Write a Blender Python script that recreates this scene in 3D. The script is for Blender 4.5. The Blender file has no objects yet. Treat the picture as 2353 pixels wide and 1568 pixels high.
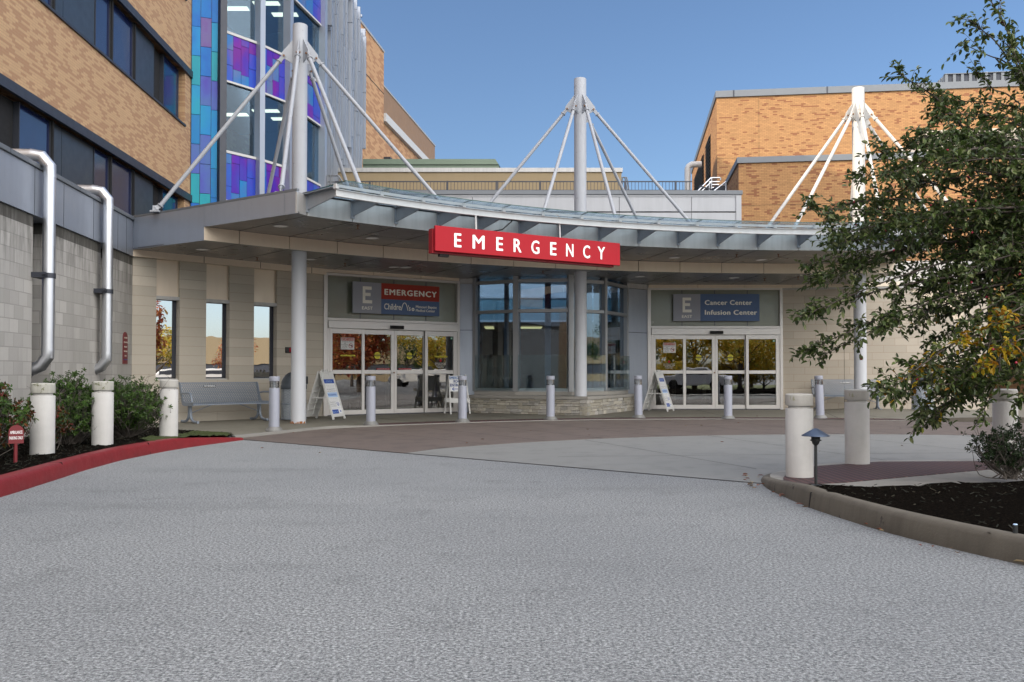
import bpy, bmesh, math, random
from mathutils import Vector, Matrix
R = math.radians
random.seed(7)
SC = bpy.context.scene
COL = SC.collection

# ------------------------------------------------------------------ camera
F, CX, HOR, CAMH, PITCH = 2080.0, 1176.5, 858.0, 1.1, R(1.2)
SHIFT = (HOR - F*math.tan(PITCH) - 784.0)
cam_d = bpy.data.cameras.new('camera'); cam = bpy.data.objects.new('camera', cam_d); COL.objects.link(cam)
cam.location = (0, 0, CAMH); cam.rotation_euler = (R(90)+PITCH, 0, 0)
cam_d.sensor_width = 36; cam_d.lens = 36*F/2353; cam_d.shift_y = SHIFT/2353; cam_d.clip_end = 3000; cam_d.clip_start = 0.05
SC.camera = cam

def at(px, py, Y):
    """world point seen in the photograph (2353 wide) at px, py when it is Y metres in front"""
    v = 784 + SHIFT - py; u = px - CX
    dy = F*math.cos(PITCH) - v*math.sin(PITCH); dz = F*math.sin(PITCH) + v*math.cos(PITCH)
    t = Y/dy
    return Vector((u*t, Y, CAMH + dz*t))
def gnd(px, py, z=0.0):
    v = 784 + SHIFT - py; u = px - CX
    dy = F*math.cos(PITCH) - v*math.sin(PITCH); dz = F*math.sin(PITCH) + v*math.cos(PITCH)
    t = (z-CAMH)/dz
    return Vector((u*t, dy*t, z))

# ------------------------------------------------------------------ world, sun, exposure
SKY_FILL_HIGH, SKY_FILL_LOW = 5.0, 25.5
SUN = Vector((-.78, -.36, .52)).normalized()
W = bpy.data.worlds.new('World'); SC.world = W; W.use_nodes = True
nt = W.node_tree; nt.nodes.clear()
out = nt.nodes.new('ShaderNodeOutputWorld'); bg = nt.nodes.new('ShaderNodeBackground'); sky = nt.nodes.new('ShaderNodeTexSky')
sky.sky_type = 'NISHITA'; sky.sun_disc = False
sky.sun_elevation = math.asin(SUN.z); sky.sun_rotation = math.atan2(SUN.x, SUN.y)
sky.air_density = 1.0; sky.dust_density = 1.5; sky.ozone_density = 4.5; sky.altitude = 150
bg.inputs['Strength'].default_value = 0.068
# added sky glow above and behind the camera brightens shade (the windows mirror it)
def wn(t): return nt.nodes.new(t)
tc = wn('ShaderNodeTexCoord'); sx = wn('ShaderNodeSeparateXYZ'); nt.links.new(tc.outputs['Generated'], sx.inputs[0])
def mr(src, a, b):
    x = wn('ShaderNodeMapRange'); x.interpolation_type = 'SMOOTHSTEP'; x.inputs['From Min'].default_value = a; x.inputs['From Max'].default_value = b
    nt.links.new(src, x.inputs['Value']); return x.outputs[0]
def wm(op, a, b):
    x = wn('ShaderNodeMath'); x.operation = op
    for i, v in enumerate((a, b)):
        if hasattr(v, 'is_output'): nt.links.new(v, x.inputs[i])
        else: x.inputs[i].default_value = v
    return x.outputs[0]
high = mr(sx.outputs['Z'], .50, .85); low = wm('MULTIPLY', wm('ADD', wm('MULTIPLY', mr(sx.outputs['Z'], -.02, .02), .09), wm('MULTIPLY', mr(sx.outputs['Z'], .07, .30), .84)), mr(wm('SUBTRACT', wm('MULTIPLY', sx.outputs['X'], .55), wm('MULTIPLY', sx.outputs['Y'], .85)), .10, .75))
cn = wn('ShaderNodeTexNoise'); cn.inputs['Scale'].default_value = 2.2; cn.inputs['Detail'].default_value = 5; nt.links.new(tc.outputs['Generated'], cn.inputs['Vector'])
var_ = wm('ADD', wm('MULTIPLY', cn.outputs[0], .9), .55); hi = wm('MULTIPLY', wm('MULTIPLY', high, SKY_FILL_HIGH), var_); lo_ = wm('MULTIPLY', wm('MULTIPLY', low, SKY_FILL_LOW), var_)
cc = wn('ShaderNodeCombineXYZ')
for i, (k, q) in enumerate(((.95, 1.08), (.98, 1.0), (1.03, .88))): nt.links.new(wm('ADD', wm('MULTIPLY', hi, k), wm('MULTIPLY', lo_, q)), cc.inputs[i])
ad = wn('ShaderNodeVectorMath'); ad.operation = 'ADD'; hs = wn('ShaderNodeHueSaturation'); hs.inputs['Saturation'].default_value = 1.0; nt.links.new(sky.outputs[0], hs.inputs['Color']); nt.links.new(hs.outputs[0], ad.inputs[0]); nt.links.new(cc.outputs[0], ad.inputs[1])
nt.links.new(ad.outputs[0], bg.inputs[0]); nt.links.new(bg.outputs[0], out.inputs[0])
sd = bpy.data.lights.new('sun', 'SUN'); sd.energy = 2.2; sd.angle = R(.5); sd.color = (1, .87, .70)
so = bpy.data.objects.new('sun', sd); COL.objects.link(so); so.rotation_euler = SUN.to_track_quat('Z', 'Y').to_euler(); so.location = (-30, -20, 40)
SC.view_settings.view_transform = 'Standard'; SC.view_settings.look = 'None'; SC.view_settings.gamma = 1
SC.view_settings.exposure = 1.27
SC.cycles.max_bounces = 8; SC.cycles.diffuse_bounces = 5; SC.cycles.glossy_bounces = 4; SC.cycles.transparent_max_bounces = 16
SC.cycles.sample_clamp_indirect = 6

# ------------------------------------------------------------------ materials
MATS = {}
def newmat(name):
    m = bpy.data.materials.new(name); m.use_nodes = True; n = m.node_tree; n.nodes.clear()
    o = n.nodes.new('ShaderNodeOutputMaterial'); b = n.nodes.new('ShaderNodeBsdfPrincipled')
    n.links.new(b.outputs[0], o.inputs[0]); MATS[name] = m
    return m, n, b, o
def N(n, t, **k):
    x = n.nodes.new(t)
    for a, v in k.items():
        if a in x.inputs: x.inputs[a].default_value = v
        else: setattr(x, a, v)
    return x
def math_(n, op, a, b=None, c=None):
    x = n.nodes.new('ShaderNodeMath'); x.operation = op
    for i, v in enumerate((a, b, c)):
        if v is None: continue
        if hasattr(v, 'is_output'): n.links.new(v, x.inputs[i])
        else: x.inputs[i].default_value = v
    return x.outputs[0]
def mixc(n, fac, a, b, mode='MIX'):
    x = n.nodes.new('ShaderNodeMix'); x.data_type = 'RGBA'; x.blend_type = mode
    for i, v in ((0, fac), (6, a), (7, b)):
        if hasattr(v, 'is_output'): n.links.new(v, x.inputs[i])
        else: x.inputs[i].default_value = v if i == 0 else (*v[:3], 1)
    return x.outputs[2]
def coords(n, scale=(1,1,1)):
    tc = n.nodes.new('ShaderNodeTexCoord'); mp = n.nodes.new('ShaderNodeMapping'); mp.inputs['Scale'].default_value = scale
    n.links.new(tc.outputs['Object'], mp.inputs[0]); return mp.outputs[0]
def noise(n, vec, sc, det=4, rough=.55, out=0):
    x = n.nodes.new('ShaderNodeTexNoise'); x.inputs['Scale'].default_value = sc; x.inputs['Detail'].default_value = det; x.inputs['Roughness'].default_value = rough
    if vec is not None: n.links.new(vec, x.inputs['Vector'])
    return x.outputs[out]
def ramp(n, fac, stops, interp='LINEAR'):
    x = n.nodes.new('ShaderNodeValToRGB'); x.color_ramp.interpolation = interp
    e = x.color_ramp.elements
    while len(e) < len(stops): e.new(.5)
    for i, (p, c) in enumerate(stops):
        e[i].position = p; e[i].color = (*c[:3], 1) if hasattr(c, '__len__') else (c, c, c, 1)
    n.links.new(fac, x.inputs[0]); return x.outputs[0]
def bump(n, b, h, strength=.3, dist=.01):
    x = n.nodes.new('ShaderNodeBump'); x.inputs['Strength'].default_value = strength; x.inputs['Distance'].default_value = dist
    n.links.new(h, x.inputs['Height']); n.links.new(x.outputs[0], b.inputs['Normal'])
def pm(name, col, rough=.6, metal=0., var=.12, vs=2.5, streak=0., bmp=0., bs=60, spec=.5, spots=None):
    """painted / cast surface: base colour with soft wear, optional rain streaks, fine bump, and spots of a second colour"""
    m, n, b, o = newmat(name)
    vec = coords(n); nz = noise(n, vec, vs, 6, .6)
    c = mixc(n, nz, [x*(1-var) for x in col], [min(1, x*(1+var)) for x in col])
    if streak:
        sv = coords(n, (1, 1, .06)); sn = noise(n, sv, 9, 5, .6)
        fac = math_(n, 'MULTIPLY', ramp(n, sn, [(.42, 0.), (.75, 1.)]), streak)
        c = mixc(n, fac, c, [x*.45 for x in col])
    if spots:
        sc, th, scol = spots
        sn = noise(n, vec, sc, 8, .7); c = mixc(n, ramp(n, sn, [(th, 0.), (th+.03, 1.)]), c, scol)
    n.links.new(c, b.inputs['Base Color'])
    b.inputs['Metallic'].default_value = metal; b.inputs['Specular IOR Level'].default_value = spec
    rr = math_(n, 'ADD', math_(n, 'MULTIPLY', noise(n, vec, vs*3, 3), .25), rough-.12); n.links.new(rr, b.inputs['Roughness'])
    if bmp: bump(n, b, noise(n, vec, bs, 6, .7), bmp, .004)
    return m
def brickmat(name, bw, rh, mortar, tan, dark, share, mort, pk=1.9, rough=.8, patch=1.2, swap=False, mottle=.18, top_stain=None, bmp=.35, offset=.5):
    """coursed masonry: u = local x + y, v = local z"""
    m, n, b, o = newmat(name)
    tc = n.nodes.new('ShaderNodeTexCoord'); sp = n.nodes.new('ShaderNodeSeparateXYZ'); n.links.new(tc.outputs['Object'], sp.inputs[0])
    cb = n.nodes.new('ShaderNodeCombineXYZ'); n.links.new(math_(n, 'ADD', sp.outputs[0], sp.outputs[1]), cb.inputs[0]); n.links.new(sp.outputs[2], cb.inputs[1])
    def bt(c1, c2, mo, off=offset):
        x = n.nodes.new('ShaderNodeTexBrick'); x.offset = off
        x.inputs['Scale'].default_value = 1; x.inputs['Brick Width'].default_value = bw; x.inputs['Row Height'].default_value = rh
        x.inputs['Mortar Size'].default_value = mortar; x.inputs['Mortar Smooth'].default_value = .2; x.inputs['Bias'].default_value = 0
        x.inputs['Color1'].default_value = (*c1, 1); x.inputs['Color2'].default_value = (*c2, 1); x.inputs['Mortar'].default_value = (*mo, 1)
        n.links.new(cb.outputs[0], x.inputs['Vector']); return x
    t = bt((0,0,0), (1,1,1), (0,0,0)); fac = t.outputs['Fac']
    su = math_(n, 'ADD', sp.outputs[0], sp.outputs[1])
    row = math_(n, 'FLOOR', math_(n, 'DIVIDE', sp.outputs[2], rh))
    par = math_(n, 'SUBTRACT', 1., math_(n, 'FLOORED_MODULO', row, 2.))
    colm = math_(n, 'FLOOR', math_(n, 'DIVIDE', math_(n, 'ADD', su, math_(n, 'MULTIPLY', par, offset*bw)), bw))
    cell = n.nodes.new('ShaderNodeCombineXYZ'); n.links.new(math_(n, 'MULTIPLY', colm, bw), cell.inputs[0]); n.links.new(math_(n, 'MULTIPLY', row, rh), cell.inputs[1])
    wnz = N(n, 'ShaderNodeTexWhiteNoise'); wnz.noise_dimensions = '2D'
    wc = n.nodes.new('ShaderNodeCombineXYZ'); n.links.new(math_(n, 'ADD', colm, .37), wc.inputs[0]); n.links.new(math_(n, 'ADD', row, .41), wc.inputs[1]); n.links.new(wc.outputs[0], wnz.inputs['Vector'])
    val = wnz.outputs['Value']
    pn = noise(n, cell.outputs[0], patch, 3, .6)
    thr = math_(n, 'ADD', math_(n, 'MULTIPLY', math_(n, 'SUBTRACT', .5, pn), pk), 1-share)
    isd = math_(n, 'GREATER_THAN', val, thr)
    wob = noise(n, cb.outputs[0], 14, 5, .7)
    c1 = mixc(n, val, [x*(1-mottle*.5) for x in tan], [min(1,x*(1+mottle*.5)) for x in tan])
    c = mixc(n, isd, c1, dark)
    c = mixc(n, math_(n, 'MULTIPLY', wob, .35), c, [x*.7 for x in tan])
    if top_stain:
        z0, z1, sc_ = top_stain
        sv = n.nodes.new('ShaderNodeCombineXYZ'); n.links.new(math_(n, 'MULTIPLY', math_(n, 'ADD', sp.outputs[0], sp.outputs[1]), 7.), sv.inputs[0]); n.links.new(math_(n, 'MULTIPLY', sp.outputs[2], .8), sv.inputs[1])
        stn = noise(n, sv.outputs[0], 1.3, 6, .7)
        h = math_(n, 'DIVIDE', math_(n, 'SUBTRACT', sp.outputs[2], z0), z1-z0)
        h = n_clamp(n, h)
        sf = n_clamp(n, math_(n, 'ADD', math_(n, 'MULTIPLY', h, 1.5), math_(n, 'MULTIPLY', math_(n, 'SUBTRACT', stn, .72), 2.4)))
        c = mixc(n, math_(n, 'MULTIPLY', sf, .82), c, sc_)
        big = noise(n, sv.outputs[0], .35, 5, .6)
        c = mixc(n, ramp(n, big, [(.45, 0.), (.8, .6)]), c, [x*.55 for x in tan])
    c = mixc(n, fac, c, mort)
    if top_stain:
        tc_ = math_(n, 'MULTIPLY', math_(n, 'GREATER_THAN', sp.outputs[2], 3.4165), ramp(n, stn, [(.25, .62), (.6, .95)])); c = mixc(n, tc_, c, sc_)
        dr = math_(n, 'MULTIPLY', n_clamp(n, math_(n, 'DIVIDE', math_(n, 'SUBTRACT', sp.outputs[2], 2.5), .92)), ramp(n, stn, [(.42, 0.), (.66, .70)])); c = mixc(n, dr, c, sc_)
    n.links.new(c, b.inputs['Base Color']); b.inputs['Roughness'].default_value = rough
    h = math_(n, 'ADD', math_(n, 'MULTIPLY', fac, -1.), math_(n, 'MULTIPLY', noise(n, cb.outputs[0], 60, 4, .7), .35))
    bump(n, b, h, bmp, .01)
    return m
def n_clamp(n, v):
    x = n.nodes.new('ShaderNodeClamp'); n.links.new(v, x.inputs[0]); return x.outputs[0]
def glassmat(name, tint, refl=.12, rough=.01, fk=1., wav=.0):
    """thin pane: tinted see-through mixed with a mirror by angle"""
    m, n, b, o = newmat(name); n.nodes.remove(b)
    tr = N(n, 'ShaderNodeBsdfTransparent'); tr.inputs[0].default_value = (*tint, 1)
    gl = N(n, 'ShaderNodeBsdfGlossy'); gl.inputs['Color'].default_value = (.95, .97, 1, 1); gl.inputs['Roughness'].default_value = rough
    lw = N(n, 'ShaderNodeLayerWeight'); lw.inputs['Blend'].default_value = .35
    f = math_(n, 'ADD', math_(n, 'MULTIPLY', lw.outputs['Fresnel'], (1-refl)*fk), refl)
    mx = N(n, 'ShaderNodeMixShader'); n.links.new(n_clamp(n, f), mx.inputs[0]); n.links.new(tr.outputs[0], mx.inputs[1]); n.links.new(gl.outputs[0], mx.inputs[2])
    n.links.new(mx.outputs[0], o.inputs[0])
    if wav:
        x = N(n, 'ShaderNodeBump'); x.inputs['Strength'].default_value = wav; x.inputs['Distance'].default_value = .02
        n.links.new(noise(n, coords(n), 1.3, 2), x.inputs['Height']); n.links.new(x.outputs[0], gl.inputs['Normal'])
    return m
def emimat(name, col, s):
    m, n, b, o = newmat(name); e = N(n, 'ShaderNodeEmission'); e.inputs[0].default_value = (*col, 1); e.inputs[1].default_value = s
    n.links.new(e.outputs[0], o.inputs[0]); return m
def leafmat(name, cols, rough=.45, sc=9., trans=.25):
    m, n, b, o = newmat(name)
    g = N(n, 'ShaderNodeNewGeometry')
    c = ramp(n, g.outputs['Random Per Island'], [(i/(len(cols)), x) for i, x in enumerate(cols)], 'CONSTANT')
    c = mixc(n, math_(n, 'MULTIPLY', noise(n, coords(n), 40, 2), .4), c, (.02, .03, .01))
    n.links.new(c, b.inputs['Base Color']); b.inputs['Roughness'].default_value = rough; b.inputs['Specular IOR Level'].default_value = .4
    t = N(n, 'ShaderNodeBsdfTranslucent'); n.links.new(c, t.inputs[0])
    mx = N(n, 'ShaderNodeMixShader'); mx.inputs[0].default_value = trans
    n.links.new(b.outputs[0], mx.inputs[1]); n.links.new(t.outputs[0], mx.inputs[2]); n.links.new(mx.outputs[0], o.inputs[0])
    return m
def meshmat(name, col, su, sv, hole=.36, rough=.4):
    """expanded metal: diamond holes through the sheet, laid on its own UV (metres)"""
    m, n, b, o = newmat(name)
    uv = N(n, 'ShaderNodeUVMap'); sp = N(n, 'ShaderNodeSeparateXYZ'); n.links.new(uv.outputs[0], sp.inputs[0])
    u = math_(n, 'DIVIDE', sp.outputs[0], su); v = math_(n, 'DIVIDE', sp.outputs[1], sv)
    def g(w): return math_(n, 'LESS_THAN', math_(n, 'ABSOLUTE', math_(n, 'SUBTRACT', math_(n, 'FRACT', w), .5)), hole)
    h = math_(n, 'MULTIPLY', g(math_(n, 'ADD', math_(n, 'ADD', u, v), 100.)), g(math_(n, 'ADD', math_(n, 'SUBTRACT', u, v), 100.)))
    b.inputs['Base Color'].default_value = (*col, 1); b.inputs['Roughness'].default_value = rough
    tr = N(n, 'ShaderNodeBsdfTransparent'); mx = N(n, 'ShaderNodeMixShader')
    n.links.new(h, mx.inputs[0]); n.links.new(b.outputs[0], mx.inputs[1]); n.links.new(tr.outputs[0], mx.inputs[2]); n.links.new(mx.outputs[0], o.inputs[0])
    return m

BRL = brickmat('brick_tan_mottled', .25, .062, .006, (.50,.325,.18), (.35,.195,.11), .40, (.36,.235,.14), pk=1.5, patch=2.2, mottle=.14)
BRF = brickmat('brick_tan_far', .6, .14, .006, (.50,.29,.15), (.34,.17,.085), .42, (.34,.2,.11), patch=.8, mottle=.12)
BRR = brickmat('brick_orange', .205, .0677, .006, (.40,.215,.088), (.22,.08,.036), .13, (.20,.10,.045), pk=.7, patch=1.6, mottle=.34)
CMUL = brickmat('block_weathered', .32, .2135, .009, (.42,.405,.385), (.34,.33,.31), .34, (.29,.28,.265), patch=.7, mottle=.35, top_stain=(3.25, 3.62, (.045,.042,.035)))
CMUW = brickmat('block_pier', 4.0, .2135, .007, (.50,.455,.385), (.45,.41,.345), .25, (.37,.32,.265), patch=.7, mottle=.3)
CMUR = brickmat('block_tan', .64, .2135, .007, (.50,.445,.37), (.45,.40,.33), .3, (.37,.30,.24), patch=.9, mottle=.28)

PANEL = pm('metal_panel_blue_grey', (.33,.365,.43), .38, .55, .06, 1.5, streak=.10)
FASC = pm('fascia_metal', (.44,.435,.43), .42, .3, .07, 1.5, streak=.32)
FASC2 = pm('fascia_metal_inner', (.72,.62,.50), .35, .35, .05, 1.0, streak=.08)
SOFF = pm('soffit_metal', (.205,.20,.20), .3, .6, .04, .8)
PWHITE = pm('upper_panel', (.38,.395,.425), .5, .15, .06, 1.2, streak=.18)
COPE = pm('coping_metal', (.15,.165,.185), .45, .3, .06, 2)
MAST = pm('mast_paint', (.325,.345,.385), .45, 0, .08, 3, streak=.12, spots=(19, .635, (.14,.13,.13)))
MASTW = pm('mast_paint_flaking', (.50,.49,.47), .45, 0, .07, 3, streak=.12, spots=(14, .60, (.20,.18,.19)))
COLP = pm('column_paint', (.50,.52,.56), .4, 0, .04, 2)
STEELW = pm('awning_steel', (.58,.58,.585), .4, 0, .07, 3, streak=.15, spots=(2.6, .66, (.42,.27,.12)))
STEELG = pm('awning_arm_paint', (.24,.265,.30), .45, 0, .07, 3, streak=.15)
DKMET = pm('dark_metal', (.045,.05,.065), .45, .4, .15, 2)
DKPAN = pm('dark_spandrel', (.05,.063,.08), .35, .45, .12, 1.5)
BLACK = pm('black_gap', (.008,.008,.009), .8)
ALU = pm('door_aluminium', (.62,.60,.585), .36, .35, .05, 3, streak=.05)
ALU2 = pm('bay_mullion_metal', (.36,.37,.385), .36, .5, .05, 2)
GALV = pm('galvanised', (.60,.62,.66), .38, .95, .03, 1.)
BOLT = pm('bolt_rust', (.2,.1,.05), .7, .2, .3, 30)
RUST = pm('rust', (.3,.12,.04), .9, 0, .5, 25)
CONCB = pm('bollard_concrete', (.47,.465,.455), .9, 0, .2, 4, streak=.16, bmp=.6, bs=90, spots=(38, .70, (.40,.38,.35)))
CONCC = pm('bollard_cap_concrete', (.43,.42,.395), .85, 0, .16, 4, streak=.25, bmp=.6, bs=90, spots=(12, .62, (.30,.30,.22)))
KERB = pm('kerb_concrete', (.115,.102,.082), .9, 0, .3, 3, streak=.4, bmp=.8, bs=60, spots=(4, .60, (.045,.04,.035)))
KERBL = pm('kerb_light', (.32,.305,.28), .85, 0, .12, 3, bmp=.5, bs=60)
REDK = pm('red_kerb_paint', (.165,.009,.012), .5, 0, .28, 4, bmp=.5, bs=40, spots=(6, .68, (.11,.02,.02)))
SIGNR = pm('sign_red', (.36,.010,.020), .5, 0, .04, 1, spec=.2)
SIGNR2 = pm('sign_brick_red', (.36,.045,.028), .5, 0, .04, 1, spec=.2)
SIGNB = pm('sign_blue', (.10,.155,.29), .5, 0, .08, 1.5, spec=.25)
SIGNG = pm('sign_grey', (.30,.31,.36), .45, 0, .05, 1)
MAROON = pm('maroon_paint', (.15,.014,.02), .5, 0, .12, 6)
LETW = pm('letter_white', (.86,.86,.86), .5, 0, .02, 1)
LETC = pm('letter_cream', (.86,.83,.75), .5, 0, .03, 1)
LETB = pm('letter_blue', (.012,.07,.33), .5, 0, .02, 1)
LETK = pm('letter_black', (.02,.02,.022), .5)
PAPER = pm('poster_white', (.74,.75,.77), .5, 0, .03, 1)
PLW = pm('plastic_white', (.62,.62,.61), .42, 0, .05, 4)
BLUEP = pm('poster_blue', (.02,.07,.36), .45, 0, .05, 1)
BLUEL = pm('poster_pale_blue', (.42,.58,.82), .5, 0, .03, 1)
YEL = pm('sticker_yellow', (.62,.55,.02), .5, 0, .03, 1)
GRNS = pm('sticker_green', (.02,.22,.12), .5, 0, .03, 1)
BENCH = meshmat('bench_mesh', (.15,.18,.225), .045, .075, .29)
BENCHF = pm('bench_tube', (.21,.245,.30), .4, .1, .05, 4)
CANM = meshmat('bin_mesh', (.42,.47,.53), .034, .06, .33)
CAND = pm('bin_dome', (.055,.068,.085), .45, 0, .1, 3)
BOLM = pm('light_bollard_paint', (.335,.355,.425), .38, .25, .04, 2)
BOLB = pm('light_bollard_base', (.20,.20,.195), .5, .4, .1, 6)
PATHC = pm('path_light_cap', (.065,.09,.14), .4, .5, .1, 6)
PATHS = pm('path_light_stem', (.03,.033,.035), .5, .3, .2, 8)
BEIGE = pm('beige_render', (.29,.225,.135), .85, 0, .05, .6, streak=.08)
GREENR = pm('green_roof_metal', (.15,.20,.15), .5, .2, .06, .6)
BROWNM = pm('brown_metal_band', (.30,.175,.09), .55, .3, .12, .8, streak=.2)
TRIMW = pm('white_trim', (.50,.50,.50), .5, 0, .04, 1)
ACB = pm('unit_beige', (.52,.46,.38), .55, .1, .06, 2)
WOODI = pm('interior_brown', (.055,.028,.012), .6, 0, .2, 1.2)
TEAL = pm('interior_teal_glass', (.28,.50,.62), .25, .1, .1, .8)
WALLI = pm('interior_white', (.80,.86,.95), .6, 0, .03, .8)
FLOORI = pm('interior_floor', (.05,.042,.035), .35, 0, .1, 2)
BARK = pm('bark', (.075,.06,.052), .85, 0, .35, 14, bmp=.6, bs=50)
TWIG = pm('grey_twig', (.10,.088,.078), .85, 0, .3, 20)
LAMP = emimat('ceiling_lamp_lit', (1, .66, .25), 1.0)
LAMPO = pm('downlight_lens', (.92,.92,.90), .5)
GDOOR = glassmat('door_glass', (.50,.49,.43), .20, .008, wav=.045)
GBAY = glassmat('bay_glass', (.44,.56,.66), .08, .008, .6, wav=.03)
GWIN = glassmat('window_glass', (.10,.13,.12), .66, .006, wav=.05)
GTRAN = glassmat('transom_glass', (.42,.46,.40), .30, .06, wav=.1)
GBLUE = pm('wing_glass', (.010,.017,.060), .12, 0, .1, .6, spec=.8)
GTOW = glassmat('tower_glass', (.60,.74,.84), .015, .01, .16, wav=.05)
GAWN = glassmat('awning_glass', (.78,.87,.93), .05, .03, .35)
GGRD = glassmat('guard_glass', (.86,.92,.93), .03, .02, .35)
GCLR = glassmat('clear_lens', (.85,.88,.9), .25, .03)
SPANF = pm('frosted_spandrel', (.17,.185,.14), .22, 0, .22, 1.1, spec=.9)

def groundmats():
    # chip-seal asphalt
    m, n, b, o = newmat('chip_seal_asphalt'); v = coords(n)
    g = noise(n, v, 62, 4, .85); g2 = noise(n, v, 28, 5, .85); vo = N(n, 'ShaderNodeTexVoronoi'); vo.inputs['Scale'].default_value = 75; n.links.new(v, vo.inputs['Vector'])
    c = ramp(n, g, [(.38, (.035,.038,.041)), (.46, (.19,.20,.205)), (.53, (.355,.37,.375)), (.63, (.72,.745,.75))])
    c = mixc(n, .16, c, ramp(n, g2, [(.41, (.035,.037,.041)), (.50, (.26,.27,.283)), (.59, (.66,.67,.69))]))
    c = mixc(n, ramp(n, vo.outputs['Distance'], [(.05, .0), (.35, .28)]), c, (.05,.052,.057))
    c = mixc(n, ramp(n, noise(n, v, .14, 5, .55), [(.38, 0.), (.70, .55)]), c, (.105,.113,.125))
    c = mixc(n, ramp(n, noise(n, v, 1.7, 8, .75), [(.54, 0.), (.74, .40)]), c, (.075,.078,.082))
    c = mixc(n, ramp(n, noise(n, v, 5., 6, .8), [(.60, 0.), (.70, .5)]), c, (.06,.062,.066))
    tk = coords(n, (.22, 1., 1.)); c = mixc(n, ramp(n, noise(n, tk, .9, 5, .6), [(.55, 0.), (.75, .3)]), c, (.09,.095,.10))
    n.links.new(c, b.inputs['Base Color']); b.inputs['Roughness'].default_value = .85; b.inputs['Specular IOR Level'].default_value = .25
    bump(n, b, g, .8, .006)
    def conc(name, a, bcol, stain, dark=.5, sc=1.1):
        m, n, b, o = newmat(name); v = coords(n)
        c = mixc(n, noise(n, v, sc, 7, .65), a, bcol)
        c = mixc(n, ramp(n, noise(n, v, sc*2.3, 8, .7), [(.50, 0.), (.72, dark)]), c, stain)
        c = mixc(n, math_(n, 'MULTIPLY', noise(n, v, 80, 4, .7), .3), c, [x*.55 for x in a])
        sv = coords(n, (.5, 3.5, 1)); c = mixc(n, ramp(n, noise(n, sv, 1.6, 6, .7), [(.58, 0.), (.8, .35)]), c, stain)
        n.links.new(c, b.inputs['Base Color']); b.inputs['Roughness'].default_value = .7
        bump(n, b, noise(n, v, 60, 5, .7), .3, .004)
    conc('concrete_light', (.225,.228,.220), (.175,.178,.172), (.10,.103,.10), .55)
    conc('concrete_brown', (.150,.118,.103), (.098,.078,.068), (.042,.036,.033), .85, 1.0)
    conc('concrete_walk', (.20,.19,.155), (.15,.14,.112), (.07,.06,.042), .65, 1.2)
    conc('concrete_island', (.30,.29,.26), (.235,.225,.205), (.13,.12,.10), .6, 1.6)
    # tactile paving with raised domes
    m, n, b, o = newmat('tactile_red'); v = coords(n)
    sp = N(n, 'ShaderNodeSeparateXYZ'); n.links.new(v, sp.inputs[0])
    def cell(x): return math_(n, 'SUBTRACT', math_(n, 'FRACT', math_(n, 'MULTIPLY', math_(n, 'ADD', x, 100.), 1/.085)), .5)
    a_, b_ = cell(sp.outputs[0]), cell(sp.outputs[1])
    d = math_(n, 'SQRT', math_(n, 'ADD', math_(n, 'MULTIPLY', a_, a_), math_(n, 'MULTIPLY', b_, b_)))
    dome = math_(n, 'SUBTRACT', 1., n_clamp(n, math_(n, 'MULTIPLY', d, 2.6)))
    c = mixc(n, dome, (.030,.010,.011), (.23,.10,.095)); c = mixc(n, math_(n, 'MULTIPLY', noise(n, v, 3, 6), .6), c, (.05,.03,.03))
    n.links.new(c, b.inputs['Base Color']); b.inputs['Roughness'].default_value = .7; bump(n, b, dome, 1., .012)
    # mulch
    m, n, b, o = newmat('mulch'); v = coords(n, (1, 1.6, 1)); g = noise(n, v, 45, 7, .8)
    c = ramp(n, g, [(.35, (.003,.003,.0025)), (.52, (.010,.009,.008)), (.66, (.034,.025,.018)), (.80, (.09,.07,.05))])
    n.links.new(c, b.inputs['Base Color']); b.inputs['Roughness'].default_value = 1.; b.inputs['Specular IOR Level'].default_value = .0; bump(n, b, g, 1., .04)
    m, n, b, o = newmat('moss'); v = coords(n); g = noise(n, v, 70, 6, .8)
    c = mixc(n, g, (.018,.030,.004), (.07,.095,.012)); n.links.new(c, b.inputs['Base Color']); b.inputs['Roughness'].default_value = 1; bump(n, b, g, 1., .03)
    # dry-laid ledge stone
    m, n, b, o = newmat('ledge_stone')
    g = N(n, 'ShaderNodeNewGeometry'); v = coords(n)
    c = ramp(n, g.outputs['Random Per Island'], [(0, (.50,.47,.41)), (.2, (.36,.35,.32)), (.4, (.60,.56,.48)), (.6, (.42,.39,.32)), (.8, (.54,.52,.49))], 'CONSTANT')
    c = mixc(n, ramp(n, noise(n, coords(n, (1,1,4)), 9, 7, .75), [(.42, 0.), (.7, .7)]), c, (.22,.20,.17))
    n.links.new(c, b.inputs['Base Color']); b.inputs['Roughness'].default_value = .85; bump(n, b, noise(n, coords(n, (1,1,3)), 22, 7, .75), 1., .02)
    # dichroic cladding: the strip by the brick reads cyan and blue, the stair bays blue and violet
    for nm_, st_, lo_s in (('dichroic_panel', [(0, (.002,.085,.40)), (.30, (.002,.17,.46)), (.52, (.006,.035,.38)), (.68, (.004,.24,.40)), (.80, (.20,.005,.12)), (.86, (.09,.012,.30)), (.92, (.008,.30,.24))],
                            [(.3, (.001,.07,.36)), (.5, (.002,.20,.46)), (.68, (.004,.27,.34))]),
                           ('dichroic_violet', [(0, (.004,.06,.42)), (.22, (.05,.010,.30)), (.40, (.13,.006,.20)), (.52, (.003,.12,.45)), (.66, (.26,.005,.08)), (.76, (.07,.008,.34)), (.90, (.003,.22,.40))],
                            [(.32, (.003,.07,.42)), (.5, (.06,.010,.32)), (.66, (.22,.005,.12))])):
        m, n, b, o = newmat(nm_); g = N(n, 'ShaderNodeNewGeometry')
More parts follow.
